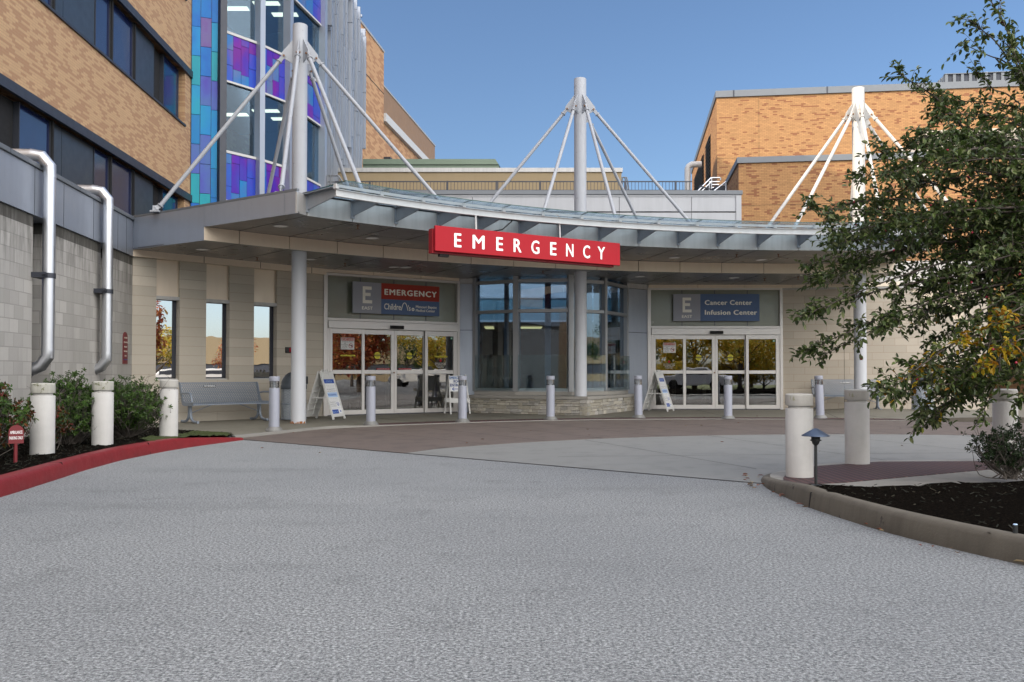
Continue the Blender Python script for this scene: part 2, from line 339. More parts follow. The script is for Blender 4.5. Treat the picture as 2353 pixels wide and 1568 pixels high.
        c = ramp(n, g.outputs['Random Per Island'], st_, 'CONSTANT')
        c = mixc(n, .42, c, ramp(n, noise(n, coords(n, (1.3,1.3,.8)), .9, 3), lo_s))
        n.links.new(c, b.inputs['Base Color']); b.inputs['Metallic'].default_value = .1; b.inputs['Roughness'].default_value = .42; b.inputs['Specular IOR Level'].default_value = .3
    # foliage seen from afar is built with real leaves too
groundmats()
pm('car_park_asphalt', (.10,.10,.105), .9, 0, .2, 2)
pm('lawn_grass', (.10,.12,.03), .95, 0, .4, 3)
CHIPL=pm('pale_strip',(.22,.215,.20),.85,0,.15,3)
TOWI=pm('tower_interior',(.15,.21,.26),.7,0,.05,1)
LEAF = leafmat('crabapple_leaf', [(.062,.105,.022), (.036,.062,.016), (.090,.135,.030), (.125,.17,.05), (.048,.078,.024), (.22,.25,.11), (.070,.105,.034)])
LEAFY = leafmat('crabapple_leaf_yellow', [(.50,.30,.015), (.58,.40,.02), (.40,.18,.012), (.20,.22,.02)], trans=.4)
LEAFA = leafmat('azalea_leaf', [(.040,.095,.014), (.060,.12,.020), (.030,.065,.010), (.085,.15,.030)])
LEAFR = leafmat('azalea_leaf_red', [(.14,.015,.012), (.08,.03,.012), (.035,.055,.015), (.045,.07,.02), (.16,.05,.012)])
LEAFD = leafmat('holly_leaf', [(.014,.036,.010), (.022,.050,.014), (.018,.040,.014)])
LEAFG = leafmat('golden_leaf', [(.75,.48,.05), (.60,.50,.07), (.80,.55,.07), (.40,.40,.06)], trans=.35)
LEAFO = leafmat('maple_leaf_red', [(.62,.17,.08), (.70,.26,.10), (.40,.09,.06), (.60,.34,.10)], trans=.35)
LEAFV = leafmat('green_leaf_far', [(.10,.16,.04), (.15,.20,.05), (.08,.12,.03)], trans=.3)
MATS_G = MATS
# ------------------------------------------------------------------ mesh helpers
class G:
    def __init__(s): s.v=[]; s.f=[]; s.m=[]; s.uv=[]
    def face(s, pts, m=0, uv=None):
        i=len(s.v); s.v += [tuple(p) for p in pts]; s.f.append(tuple(range(i, i+len(pts)))); s.m.append(m); s.uv.append(uv)
    def hexa(s, p, m=0):
        i=len(s.v); s.v += [tuple(q) for q in p]
        for a in ((0,3,2,1),(4,5,6,7),(0,1,5,4),(1,2,6,5),(2,3,7,6),(3,0,4,7)): s.f.append(tuple(i+k for k in a)); s.m.append(m); s.uv.append(None)
    def box(s, x0,x1,y0,y1,z0,z1,m=0):
        s.hexa([(x0,y0,z0),(x1,y0,z0),(x1,y1,z0),(x0,y1,z0),(x0,y0,z1),(x1,y0,z1),(x1,y1,z1),(x0,y1,z1)], m)
    def bar(s, a, b, w, h, m=0, up=(0,0,1)):
        a=Vector(a); b=Vector(b); d=(b-a).normalized(); u=Vector(up); x=d.cross(u)
        x = x.normalized() if x.length>1e-4 else Vector((1,0,0)); u=x.cross(d).normalized()
        q=[]
        for c in (a,b):
            q += [c-x*w/2-u*h/2, c+x*w/2-u*h/2, c+x*w/2+u*h/2, c-x*w/2+u*h/2]
        s.hexa(q, m)
    def prism(s, poly, z0, z1, m=0):
        n=len(poly); i=len(s.v)
        A=sum(poly[k][0]*poly[(k+1)%n][1]-poly[(k+1)%n][0]*poly[k][1] for k in range(n))
        if A<0: poly=poly[::-1]
        zz=lambda z,k: z[k] if hasattr(z,'__len__') else z
        s.v += [(p[0],p[1],zz(z0,k)) for k,p in enumerate(poly)] + [(p[0],p[1],zz(z1,k)) for k,p in enumerate(poly)]
        fs=[tuple(i+k for k in range(n-1,-1,-1)), tuple(i+n+k for k in range(n))]+[(i+k,i+(k+1)%n,i+n+(k+1)%n,i+n+k) for k in range(n)]
        for f in fs: s.f.append(f); s.m.append(m); s.uv.append(None)
    def tube(s, pts, r, n=12, m=0, cap=True, uvs=False):
        P=[Vector(p) for p in pts]; rs = r if hasattr(r,'__len__') else [r]*len(P)
        t0=(P[1]-P[0]).normalized(); x=t0.orthogonal().normalized(); base=len(s.v)
        for k,p in enumerate(P):
            t=((P[min(k+1,len(P)-1)]-P[max(k-1,0)])).normalized()
            x=(x-t*x.dot(t)); x = x.normalized() if x.length>1e-6 else t.orthogonal().normalized()
            y=t.cross(x)
            for j in range(n):
                a=2*math.pi*j/n; s.v.append(tuple(p+(x*math.cos(a)+y*math.sin(a))*rs[k]))
        for k in range(len(P)-1):
            for j in range(n):
                a=base+k*n+j; b=base+k*n+(j+1)%n
                s.f.append((a,b,b+n,a+n)); s.m.append(m); s.uv.append(None)
        if cap:
            s.f.append(tuple(base+j for j in range(n-1,-1,-1))); s.m.append(m); s.uv.append(None)
            s.f.append(tuple(base+(len(P)-1)*n+j for j in range(n))); s.m.append(m); s.uv.append(None)
    def cyl(s, c, r, z0, z1, n=24, m=0): s.tube([(c[0],c[1],z0),(c[0],c[1],z1)], r, n, m)
    def lathe(s, prof, n=28, c=(0,0), m=0, arc=None, uvr=None):
        base=len(s.v); full = arc is None; a0,a1 = arc or (0,2*math.pi); nn = n if full else n+1
        for (r,z) in prof:
            for j in range(nn):
                a=a0+(a1-a0)*j/n; s.v.append((c[0]+r*math.cos(a), c[1]+r*math.sin(a), z))
        L=0
        for k in range(len(prof)-1):
            dl=math.hypot(prof[k+1][0]-prof[k][0], prof[k+1][1]-prof[k][1])
            for j in range(n):
                a=base+k*nn+j; b=base+k*nn+((j+1)%nn)
                s.f.append((a,b,b+nn,a+nn)); s.m.append(m)
                if uvr: u0=uvr*(a1-a0)*j/n; u1=uvr*(a1-a0)*(j+1)/n; s.uv.append([(u0,L),(u1,L),(u1,L+dl),(u0,L+dl)])
                else: s.uv.append(None)
            L+=dl
    def build(s, name, mats, parent=None, smooth=None, bevel=0, loc=None, rot=0):
        me=bpy.data.meshes.new(name); me.from_pydata(s.v, [], s.f)
        if not isinstance(mats,(list,tuple)): mats=[mats]
        for mm in mats: me.materials.append(mm if not isinstance(mm,str) else MATS[mm])
        me.polygons.foreach_set('material_index', s.m)
        if any(u is not None for u in s.uv):
            L=me.uv_layers.new(name='UVMap'); k=0
            for f,u in zip(s.f, s.uv):
                for j in range(len(f)):
                    L.data[k].uv = u[j] if u else (0,0); k+=1
        if smooth is not None:
            me.polygons.foreach_set('use_smooth', [True]*len(me.polygons)); me.set_sharp_from_angle(angle=R(smooth))
        me.update()
        o=bpy.data.objects.new(name, me); COL.objects.link(o); o.parent=parent
        if loc is not None: o.location=loc
        if rot: o.rotation_euler=(0,0,rot)
        if bevel:
            b=o.modifiers.new('bevel','BEVEL'); b.width=bevel; b.segments=2; b.limit_method='ANGLE'; b.angle_limit=R(40)
        return o
def tag(o, label=None, cat=None, group=None, kind=None):
    if label: o['label']=label
    if cat: o['category']=cat
    if group: o['group']=group
    if kind: o['kind']=kind
    return o
def thing(name, label, cat, loc=(0,0,0), rot=0, group=None):
    o=bpy.data.objects.new(name, None); COL.objects.link(o); o.location=loc; o.rotation_euler=(0,0,rot); o.empty_display_size=.2
    return tag(o, label, cat, group)
def struct(o): o['kind']='structure'; return o
def dup(root, label, loc, rot=None):
    def cp(o, par):
        c=o.copy(); COL.objects.link(c); c.parent=par
        for ch in [x for x in o.children]: cp(ch, c)
        return c
    r=cp(root, None); r.location=loc
    if rot is not None: r.rotation_euler=(0,0,rot)
    r['label']=label
    return r
def text_into(g, s, x, z, h=None, w=None, y=0, bold=0., align='L', space=1., m=0, fn=None):
    """lettering in the local x-z plane, reading from -Y; h = capital height, w = fit to this width.
    Weight comes from a few slightly shifted layers, each a hair in front of the last."""
    cu=bpy.data.curves.new('t','FONT'); cu.body=s; cu.size=1; cu.space_character=space; cu.resolution_u=3
    o=bpy.data.objects.new('t',cu); COL.objects.link(o)
    dg=bpy.context.evaluated_depsgraph_get(); dg.update(); me=bpy.data.meshes.new_from_object(o.evaluated_get(dg))
    V=[v.co.copy() for v in me.vertices]; P=[tuple(p.vertices) for p in me.polygons]
    bpy.data.objects.remove(o); bpy.data.curves.remove(cu); bpy.data.meshes.remove(me)
    if not V: return
    x0=min(v.x for v in V)-bold; x1=max(v.x for v in V)+bold
    sz = (h or .1)/.73; sx = (w/(x1-x0)) if w else sz
    off = 0 if align=='L' else (-(x1-x0)*sx/2 if align=='C' else -(x1-x0)*sx)
    for q,(dx,dz) in enumerate(((0,0),(-bold,0),(bold,0),(0,bold*.6),(0,-bold*.6)) if bold>0 else ((0,0),)):
        i=len(g.v)
        for v in V:
            p=(x+off+(v.x+dx-x0)*sx, y-.0003*q, z+(v.y+dz)*sz)
            g.v.append(fn(p) if fn else p)
        for p in P: g.f.append(tuple(i+k for k in p)); g.m.append(m); g.uv.append(None)
def pol(c, r, a):  # polar about c, a in degrees from +Y towards +X
    return (c[0]+r*math.sin(R(a)), c[1]+r*math.cos(R(a)))
def leaf(g, p, d, up, L, w, m=0):
    """one folded leaf: rounded outline, two halves sharing the midrib, tip curling down"""
    d=d.normalized(); s=d.cross(up); s = s.normalized() if s.length>1e-4 else d.orthogonal().normalized(); n=s.cross(d)
    i=len(g.v); a=p+d*L*.28; b=p+d*L*.68; k=n*w*.20
    g.v += [tuple(p), tuple(a+s*w*.42+k), tuple(b+s*w*.40+k-n*L*.05), tuple(p+d*L-n*L*.16), tuple(b-s*w*.40+k-n*L*.05), tuple(a-s*w*.42+k)]
    g.f.append((i,i+1,i+2,i+3)); g.f.append((i,i+3,i+4,i+5)); g.m += [m,m]; g.uv += [None,None]
# ------------------------------------------------------------------ ground and paving
g=G(); g.face([(-400,-300,0),(400,-300,0),(400,500,0),(-400,500,0)]); struct(g.build('ground','chip_seal_asphalt'))
CB=(5.9,7.0); CT=(4.9,9.9)
lineL, lineR = (-4.62,15.15), (2.55,8.98)
inner=[pol(CB,9.3,a) for a in range(-52,22,3)]
inner=[p for p in inner if p[1]> 15.1-.861*(p[0]+4.6)] 
inner=[(-1.47,12.44)]+[p for p in inner if p[0]>-1.3]+[(11.5,14.7),(16,12.5),(26,7.5)]
outer=[(-4.62,15.15)]+[pol(CT,11.62,a) for a in range(-52,24,3) if pol(CT,11.62,a)[0]>-4.4]+[(10.9,20.1),(13,18.9),(18,15.8),(28,9.5)]
g=G(); g.prism([lineL, (-1.47,12.44), lineR, (3.3,9.9), (12,9.9), (28,9.9), (28,2)][:3]+[(28,2),(28,9.5)]+outer[::-1][1:-1], -.03, .004)
struct(g.build('driveway_concrete','concrete_light'))
g=G(); g.prism(inner+outer[::-1], -.02, .008); struct(g.build('driveway_brown_paving','concrete_brown'))
# tooled joints in the paving, as narrow sunk-looking strips
g=G()
def strip(a,b,w,z): 
    a=Vector((*a,0)); b=Vector((*b,0)); d=(b-a).normalized(); s=Vector((-d.y,d.x,0))*w/2
    g.face([(*(a-s).xy,z),(*(b-s).xy,z),(*(b+s).xy,z),(*(a+s).xy,z)])
for k,a in enumerate(range(-42,34,7)):
    strip(pol(CB,9.35,a), pol(CT,11.6,a*1.06-1), .014, .0095)
pp=[pol(CB,11.6,a) for a in range(-34,30,2)]
for a,b in zip(pp,pp[1:]): strip(a,b,.014,.0097)
for x in (1.2,3.4,5.6,7.8,10.2): strip((x, 16.1 if x>3 else 14.9),(x+1.6, 10.4),.014,.0055)
strip((.6,11.9),(12,13.1),.014,.0055)
struct(g.build('paving_joints', BLACK))
g=G(); strip(lineL,lineR,.035,.0052)
struct(g.build('asphalt_edge_seam', BLACK))
# walkway under the canopy
WALKZ=.012
walk=[pol(CT,11.74,a) for a in range(-48,23,3)]
walkpoly=[(-4.7,15.35)]+walk+[(9.1,20.95),(9.1,32),(-14,32),(-14,19.5),(-8.1,18.7),(-7.5,18.0),(-4.9,15.9)]
g=G(); g.prism(walkpoly, -.02, WALKZ); struct(g.build('walkway','concrete_walk'))
g=G(); g.prism([(9.12,20.95),(10.95,20.25),(13.1,19.05),(18.1,15.95),(28,9.7),(28,32),(9.12,32)], -.02, [.014,.12,.12,.12,.12,.12,.014]); struct(g.build('walkway_raised','concrete_walk'))
g=G()
def strips(pts, w, z):
    for a,b in zip(pts,pts[1:]): strip(a,b,w,z)
for a in (-34,-22,-10,2,14): strip(pol(CT,12.45,a), pol(CT,17.5,a), .016, WALKZ+.0015)
strips([pol(CT,14.4,a) for a in range(-40,20,4)], .016, WALKZ+.0017)
struct(g.build('walkway_joints', BLACK))
# flush edge of the walk, kerb at both ends
g=G(); e=[(-4.62,15.15)]+[pol(CT,11.62,a) for a in range(-48,22,3)]+[(9.1,20.85)]; e2=[(-4.74,15.3)]+[pol(CT,11.735,a) for a in range(-48,22,3)]+[(9.14,21.0)]
g.prism(e+e2[::-1], -.02, [.05]*3+[.02]*(len(e)-3)+[.02]*(len(e)-3)+[.05]*3); struct(g.build('walk_edge',CHIPL))
g=G()
kp=[(9.1,20.85,.02),(10.0,20.45,.09),(10.9,20.1,.13),(13,18.9,.13),(18,15.8,.13),(28,9.5,.13)]
for a,b in zip(kp,kp[1:]): g.hexa([(a[0],a[1],-.02),(b[0],b[1],-.02),(b[0]+.05,b[1]+.16,-.02),(a[0]+.05,a[1]+.16,-.02),(a[0],a[1],a[2]),(b[0],b[1],b[2]),(b[0]+.05,b[1]+.16,b[2]),(a[0]+.05,a[1]+.16,a[2])])
struct(g.build('walk_kerb',KERB))
# tactile strip along the walk edge
a0=[pol(CT,11.80,a) for a in range(-43,24,2)]; a1=[pol(CT,12.42,a) for a in range(-39,24,2)]
g=G(); g.prism(a0+a1[::-1], 0, .018); struct(g.build('tactile_paving_strip','tactile_red'))

# left planting bed and its red kerb
lk=[(-3.9,1.5),(-4.15,4.2),(-4.32,6.2),(-4.52,7.95),(-4.78,9.9),(-4.9,11.0),(-4.93,11.9),(-4.82,13.2),(-4.62,14.2),(-4.42,14.95)]
def smoothline(P, n=6):
    out=[]
    for i in range(len(P)-1):
        p0=P[max(i-1,0)];p1=P[i];p2=P[i+1];p3=P[min(i+2,len(P)-1)]
        for k in range(n):
            t=k/n; out.append(tuple(.5*((2*p1[j])+(-p0[j]+p2[j])*t+(2*p0[j]-5*p1[j]+4*p2[j]-p3[j])*t*t+(-p0[j]+3*p1[j]-3*p2[j]+p3[j])*t**3) for j in range(len(p1))))
    out.append(tuple(P[-1])); return out
def kerb(P, side, hf, w, name, mat, lab, joints=()):
    """kerb swept along P: battered face, rounded nose; side=+1 body lies left of travel"""
    g=G(); rows=[]
    L=[0]
    for a,b in zip(P,P[1:]): L.append(L[-1]+math.hypot(b[0]-a[0],b[1]-a[1]))
    for i,p in enumerate(P):
        a=P[max(i-1,0)]; b=P[min(i+1,len(P)-1)]; d=Vector((b[0]-a[0],b[1]-a[1])).normalized(); nrm=Vector((-d.y,d.x))*side
        h=hf(L[i]/L[-1]); j=1 if any(abs(L[i]-x)<.02 for x in joints) else 0
        wob=.006*math.sin(L[i]*2.3)+.004*math.sin(L[i]*5.1+1)
        prof=[(0,-.03),(.0+wob,.0),(.018+wob,h*.75),(.035+wob,h*.93),(.06,h),(w,h*1.0),(w,-.03)]
        rows.append([(p[0]+nrm.x*o, p[1]+nrm.y*o, z-(.02 if j else 0)) for o,z in prof])
    for a,b in zip(rows,rows[1:]):
        for k in range(len(a)-1): 
            q=[a[k],b[k],b[k+1],a[k+1]]
            g.face(q if side<0 else q[::-1])
    for e in (rows[0],rows[-1][::-1]): g.face(e)
    bm=bmesh.new(); 
    o=g.build(name, mat); bm.from_mesh(o.data); bmesh.ops.remove_doubles(bm, verts=bm.verts, dist=.0005); bmesh.ops.recalc_face_normals(bm, faces=bm.faces); bm.to_mesh(o.data); bm.free()
    o.data.polygons.foreach_set('use_smooth',[True]*len(o.data.polygons)); o.data.set_sharp_from_angle(angle=R(50))
    return struct(o)
LK=smoothline(lk)
kerb(LK, 1, lambda t: .155 if t<.86 else .155-.115*((t-.86)/.14)**1.2, .17, 'kerb_red', REDK, '')
g=G()
for t in (0.43,0.72):
    i=int(t*(len(LK)-1)); p=Vector(LK[i]); d=(Vector(LK[i+1])-p).normalized(); nn=Vector((-d.y,d.x))
    q=[p-nn*.004, p+nn*.172]
    for s in (0,): g.hexa([(*(q[0]-d*.006),-.01),(*(q[1]-d*.006),-.01),(*(q[1]+d*.006),-.01),(*(q[0]+d*.006),-.01),(*(q[0]-d*.004+nn*.03),.1555),(*(q[1]-d*.004),.1565),(*(q[1]+d*.004),.1565),(*(q[0]+d*.004+nn*.03),.1555)])
struct(g.build('kerb_joint',BLACK))
def bed(name, poly, z, amp, mat, cell=.09, hf=None):
    """a loose surface: gridded, clipped to the outline, heaped by noise"""
    from mathutils import noise as mn
    def inside(x,y):
        c=False; n=len(poly)
        for i in range(n):
            x1,y1=poly[i]; x2,y2=poly[(i+1)%n]
            if (y1>y)!=(y2>y) and x<(x2-x1)*(y-y1)/(y2-y1)+x1: c=not c
        return c
    xs=[p[0] for p in poly]; ys=[p[1] for p in poly]; g=G(); idx={}
    nx=int((max(xs)-min(xs))/cell)+2; ny=int((max(ys)-min(ys))/cell)+2
    def vid(i,j):
        if (i,j) not in idx:
            x=min(xs)+i*cell; y=min(ys)+j*cell
            h=z+(hf(x,y) if hf else 0)+amp*mn.noise(Vector((x*2,y*2,0)))+amp*.8*mn.noise(Vector((x*9,y*9,3)))+amp*.6*mn.noise(Vector((x*21,y*21,5)))
            idx[(i,j)]=len(g.v); g.v.append((x,y,h))
        return idx[(i,j)]
    for i in range(nx):
        for j in range(ny):
            if inside(min(xs)+(i+.5)*cell, min(ys)+(j+.5)*cell):
                g.f.append((vid(i,j),vid(i+1,j),vid(i+1,j+1),vid(i,j+1))); g.m.append(0); g.uv.append(None)
    return g.build(name, mat, smooth=60)
def chips(name, poly, z, count, mat, Lr=(.015,.05), zf=None):
    xs=[p[0] for p in poly]; ys=[p[1] for p in poly]; g=G(); rr=random.Random(3)
    while count:
        x=rr.uniform(min(xs),max(xs)); y=rr.uniform(min(ys),max(ys)); c=False
        for i in range(len(poly)):
            x1,y1=poly[i]; x2,y2=poly[(i+1)%len(poly)]
            if (y1>y)!=(y2>y) and x<(x2-x1)*(y-y1)/(y2-y1)+x1: c=not c
        if not c: continue
        a=rr.uniform(0,6.28); L=rr.uniform(*Lr); d=Vector((math.cos(a),math.sin(a),rr.uniform(-.5,.5)))
        p=Vector((x,y,z+(zf(x,y) if zf else 0)+rr.uniform(0,.015))); g.bar(p-d*L/2,p+d*L/2,rr.uniform(.004,.010),.004); count-=1
    return g.build(name, mat)
MULC=leafmat('mulch_chip',[(.005,.004,.0035),(.009,.007,.005),(.003,.003,.0025),(.016,.011,.008),(.006,.005,.004),(.010,.008,.006),(.004,.004,.003),(.012,.009,.007),(.05,.04,.028)],rough=.9,trans=0)
wallx=lambda y: -8.15+.108*(19.4-y)
lbed=[(p[0]-.14,p[1]) for p in LK if p[1]<14.95]+[(-4.75,15.3),(-4.9,15.85),(-7.5,18.0),(-8.1,18.7),(-6.2,1.5)]
bz=lambda x,y: -.085*max(0,min(1,(y-13.6)/1.6))
o=bed('mulch_bed_left', lbed, .135, .022, 'mulch', hf=bz); struct(o)
o=chips('mulch_chips', lbed, .135, 4200, MULC, zf=bz); o['kind']='stuff'
msp=[(-5.0,12.6),(-4.66,14.6),(-4.75,15.3),(-4.95,15.8),(-5.75,16.4),(-5.6,14.8),(-5.4,13.1)]
o=bed('moss', msp, .150, .02, 'moss', hf=bz, cell=.06); o['kind']='stuff'

# right island
rk=[(3.4,10.25),(2.95,9.93),(2.66,9.6),(2.52,9.2),(2.44,8.6),(2.42,7.9),(2.45,7.2),(2.56,6.45),(2.74,5.75),(2.98,5.1),(3.35,4.35),(3.9,3.5),(4.8,2.4),(6,1.4)]
RK=smoothline(rk)
kerb(RK, 1, lambda t: .035 if t<.12 else min(.155, .035+.12*((t-.12)/.16)), .11, 'kerb_island', KERB, '')
g=G()
i=min(range(len(RK)-1),key=lambda k:abs(RK[k][1]-7.45)+(9 if RK[k][0]>3 else 0)); p=Vector(RK[i]); d=(Vector(RK[i+1])-p).normalized(); nn=Vector((-d.y,d.x))
g.hexa([(*(p-nn*.004-d*.006),-.01),(*(p+nn*.11-d*.006),-.01),(*(p+nn*.11+d*.006),-.01),(*(p-nn*.004+d*.006),-.01),(*(p+nn*.012-d*.005),.125),(*(p+nn*.11-d*.005),.135),(*(p+nn*.11+d*.005),.135),(*(p+nn*.012+d*.005),.125)])
struct(g.build('kerb_joint',BLACK))
isl=[(p[0]+.1,p[1]) for p in RK if p[1]>7.7]
isl=[(4.4,10.95),(3.75,10.65),(3.35,10.33)]+isl[4:]+[(3.6,7.7),(16,7.7),(16,11.0),(6,11.15)]
g=G(); g.prism(isl, -.01, .048); struct(g.build('island_concrete','concrete_island'))
tac=[(2.72,9.1),(2.62,8.75),(2.72,8.55),(3.2,8.72),(5.2,9.9),(5.9,10.35),(7.5,10.9),(5.9,10.82),(4.35,10.75),(3.45,10.25),(2.98,9.75)]
g=G(); g.prism(tac, .0, .054); struct(g.build('tactile_paving_island','tactile_red'))
rbed=[(p[0]+.085,p[1]) for p in RK if p[1]<8.35]
rbed=[(2.9,8.15),(3.5,8.05),(4.4,8.3),(6.5,8.7),(16,9),(16,1.4)]+rbed[::-1]
rz=lambda x,y: -.055*max(0,min(1,(y-7.4)/.8))+.03*max(0,min(1,(x-3.2)/2))
struct(bed('mulch_bed_right', rbed, .145, .022, 'mulch', hf=rz))
o=chips('mulch_chips', rbed, .145, 4200, MULC, zf=rz); o['kind']='stuff'

# ------------------------------------------------------------------ low block building on the left
T=thing('block_building','low weathered grey block building with metal parapet on the left','building',(-8.15,19.4,0), 0)
# local frame: x grows towards the camera along the wall
ux=Vector((.108,-1,0)).normalized(); T.rotation_euler=(0,0,math.atan2(ux.y,ux.x))
# local +x = towards camera, local y: rotate +90deg from x -> ( +1,...) points to +X world (open side); wall body at y<0
ys=lambda Y:(19.4-Y)/abs(ux.y)
slots=[(ys(18.15),ys(17.42)),(ys(15.08),ys(14.32))]
segs=[(0,slots[0][0]),(slots[0][1],slots[1][0]),(slots[1][1],18)]
g=G()
for a,b in segs: g.box(a,b,-.45,0,0,3.6)
g.box(0,18,-.9,-.46,0,3.6)
g.build('wall',CMUL,T)
# dark top course (soldier cap)
g=G(); g.box(-.0,18,-3,.035,3.606,4.36); g.build('parapet',PANEL,T)
g=G(); g.box(-.06,18.0,-3.1,.07,4.364,4.44); g.build('coping',COPE,T,bevel=.008)
g=G()
for x in (.55,1.1,2.5,3.95,5.15,6.6,8.2): g.box(x-.006,x+.006,.0352,.037,3.607,4.363)
for x in (3.3,6.1): g.box(x-.004,x+.004,.0702,.072,4.364,4.44)
g.build('seam',BLACK,T)
for k,(a,b) in enumerate(slots):
    g=G(); g.box(a+.05,b-.30,-.44,-.41,.0,3.6); g.build('service_door',DKPAN if k else DKPAN,T)
    g=G(); g.box(b-.30,b-.22,-.42,-.36,0,3.6); g.build('door_frame',PWHITE,T)
    g=G()
    for z in (1.05,2.45,): g.box(b-.31,b-.2,-.38,-.30,z,z+.28)
    g.build('hinge',BLUEP,T)
# conductor pipes
def duct(Y, lab):
    x=ys(Y); D=thing('exhaust_duct',lab,'duct',T.matrix_basis @ Vector((x,.19,0)), T.rotation_euler.z,'metal ducts on the block wall')
    r=.095
    g=G(); g.tube([(0,0,1.42),(0,0,4.30)], r, 32, cap=False); g.build('pipe',GALV,D,smooth=40)
    g=G(); g.tube([(0,0,4.24),(0,0,4.42),(0,-.125,4.58),(0,-.28,4.60)],[r*1.03]*4,32,cap=False); g.build('elbow',GALV,D,smooth=20)
    g=G(); g.tube([(0,-.26,4.60),(0,-3.2,4.60)], r*.98, 32); g.build('pipe',GALV,D,smooth=40)
    g=G(); g.tube([(0,0,1.46),(0,0,1.37),(0,-.10,1.22),(0,-.36,1.10)],[r*1.03]*4,32,cap=False); g.build('elbow',GALV,D,smooth=20)
    g=G()
    for z in (4.25,3.15,1.47): g.tube([(0,0,z-.012),(0,0,z+.012)], r*1.05, 32)
    g.tube([(0,-.27,4.60),(0,-.295,4.60)], r*1.06, 32); g.build('seam_band',GALV,D,smooth=40)
    g=G(); g.box(-.2,.2,-.19,.0,2.62,2.70); g.tube([(0,0,2.62),(0,0,2.70)], r*1.12,24); g.box(.15,.24,-.02,.03,2.66,2.70); g.build('clamp',DKMET,D)
    return D
duct(14.46,'large shiny metal duct on the block wall, nearer the camera')
duct(17.24,'shiny metal duct on the block wall, beside the arched red sign')
# red arched notice
s_=thing('notice_sign','arched maroon smoking notice on the block wall beside the duct','sign', T.matrix_basis@Vector((ys(18.93),.012,1.62)), T.rotation_euler.z+R(180))
g=G(); w=.21; pts=[(-w,-.36),(w,-.36)]+[(w*math.cos(t),.24+.14*math.sin(t)) for t in [k*math.pi/10 for k in range(11)]]
n=len(pts); i=0; g.v=[(p[0],0,p[1]) for p in pts]+[(p[0],.02,p[1]) for p in pts]
g.f=[tuple(range(n)),tuple(range(2*n-1,n-1,-1))]+[(k,k+n,(k+1)%n+n,(k+1)%n) for k in range(n)]; g.m=[0]*len(g.f); g.uv=[None]*len(g.f)
g.build('plate',MAROON,s_)
g=G()
for k,(t,ww) in enumerate((('FOR THE HEALTH AND',.27),('COMFORT OF OUR PATIENTS,',.34),('VISITORS, AND STAFF',.27),('SMOKING IS PROHIBITED',.31),('IN THIS AREA',.17))):
    text_into(g,t,0,.23-k*.105,h=.034,w=ww,y=-.004,align='C',bold=.01)
g.build('lettering',LETC,s_)
g=G(); text_into(g,'THANK YOU FOR YOUR COOPERATION',0,-.27,h=.022,w=.33,y=-.004,align='C',bold=.01); g.build('lettering',BLUEP,s_)
s_.scale=(.72,1,.9)
# ------------------------------------------------------------------ window wall
A=Vector((-8.15,19.4,0)); B=Vector((-4.78,23.02,0)); th=math.atan2(B.y-A.y,B.x-A.x); LW=(B-A).length
WW=thing('window_wall','cream block wall with three tall mirror-like windows behind the bench','wall',A,th)
def upx(px, o=A, t=th):   # distance along the wall where the photo column px falls
    k=(px-CX)/F; d=Vector((math.cos(t),math.sin(t))); return (k*o.y-o.x)/(d.x-k*d.y)
# openings on the wall face
ops=[(upx(358),upx(412)),(upx(473),upx(527)),(upx(583),upx(636))]
SILL=.98; HEAD=3.6
g=G(); x=0
for a,b in ops: g.box(x,a,0,.5,0,HEAD); x=b
g.box(x,LW,0,.5,0,HEAD)
for a,b in ops: g.box(a,b,.0015,.5,0,SILL-.03)
g.box(.0,LW,.5,.6,0,3.75)
g.build('wall',CMUW,WW)
for a,b in ops:
    wn=G(); d=.16
    wn.box(a,b,d-.03,d+.02,2.72,2.80); wn.box(a,a+.03,d,d+.05,SILL,2.72); wn.box(b-.09,b,d,d+.05,SILL,2.72); wn.box(a,b,d,d+.05,SILL,SILL+.03)
    wo=wn.build('window',DKMET,WW)
    q=G(); q.box(a-.0,b+.0,d-.15,d+.10,2.725,2.80); q.box(a,b,d-.06,d+.06,SILL-.03,SILL); q.build('sill',FASC,wo)
    q=G(); q.box(a,b,d-.09,d+.1,2.80,3.60); q.build('spandrel_panel',FASC2,wo)
    q=G(); q.box(a+.03,b-.09,d+.012,d+.02,SILL+.03,2.72); q.build('pane',GWIN,wo)
g=G(); g.box(-.12,LW,-.09,.45,3.604,3.752); g.build('head_trim',FASC2,WW)
g=G()
for x in (1.6,3.05,4.5): g.box(x-.007,x+.007,-.0925,-.0905,3.604,3.75)
g.build('seam',BLACK,WW)
fa=thing('fire_alarm','small dark alarm box with red lens on the block wall by the first column','alarm',A+Vector((math.cos(th),math.sin(th),0))*upx(662),th)
g=G(); g.box(-.09,.09,-.05,0,1.60,1.74); g.build('box',LETK,fa,bevel=.008)
g=G(); g.box(.0,.05,-.056,-.05,1.62,1.72); g.build('lens',SIGNR,fa)

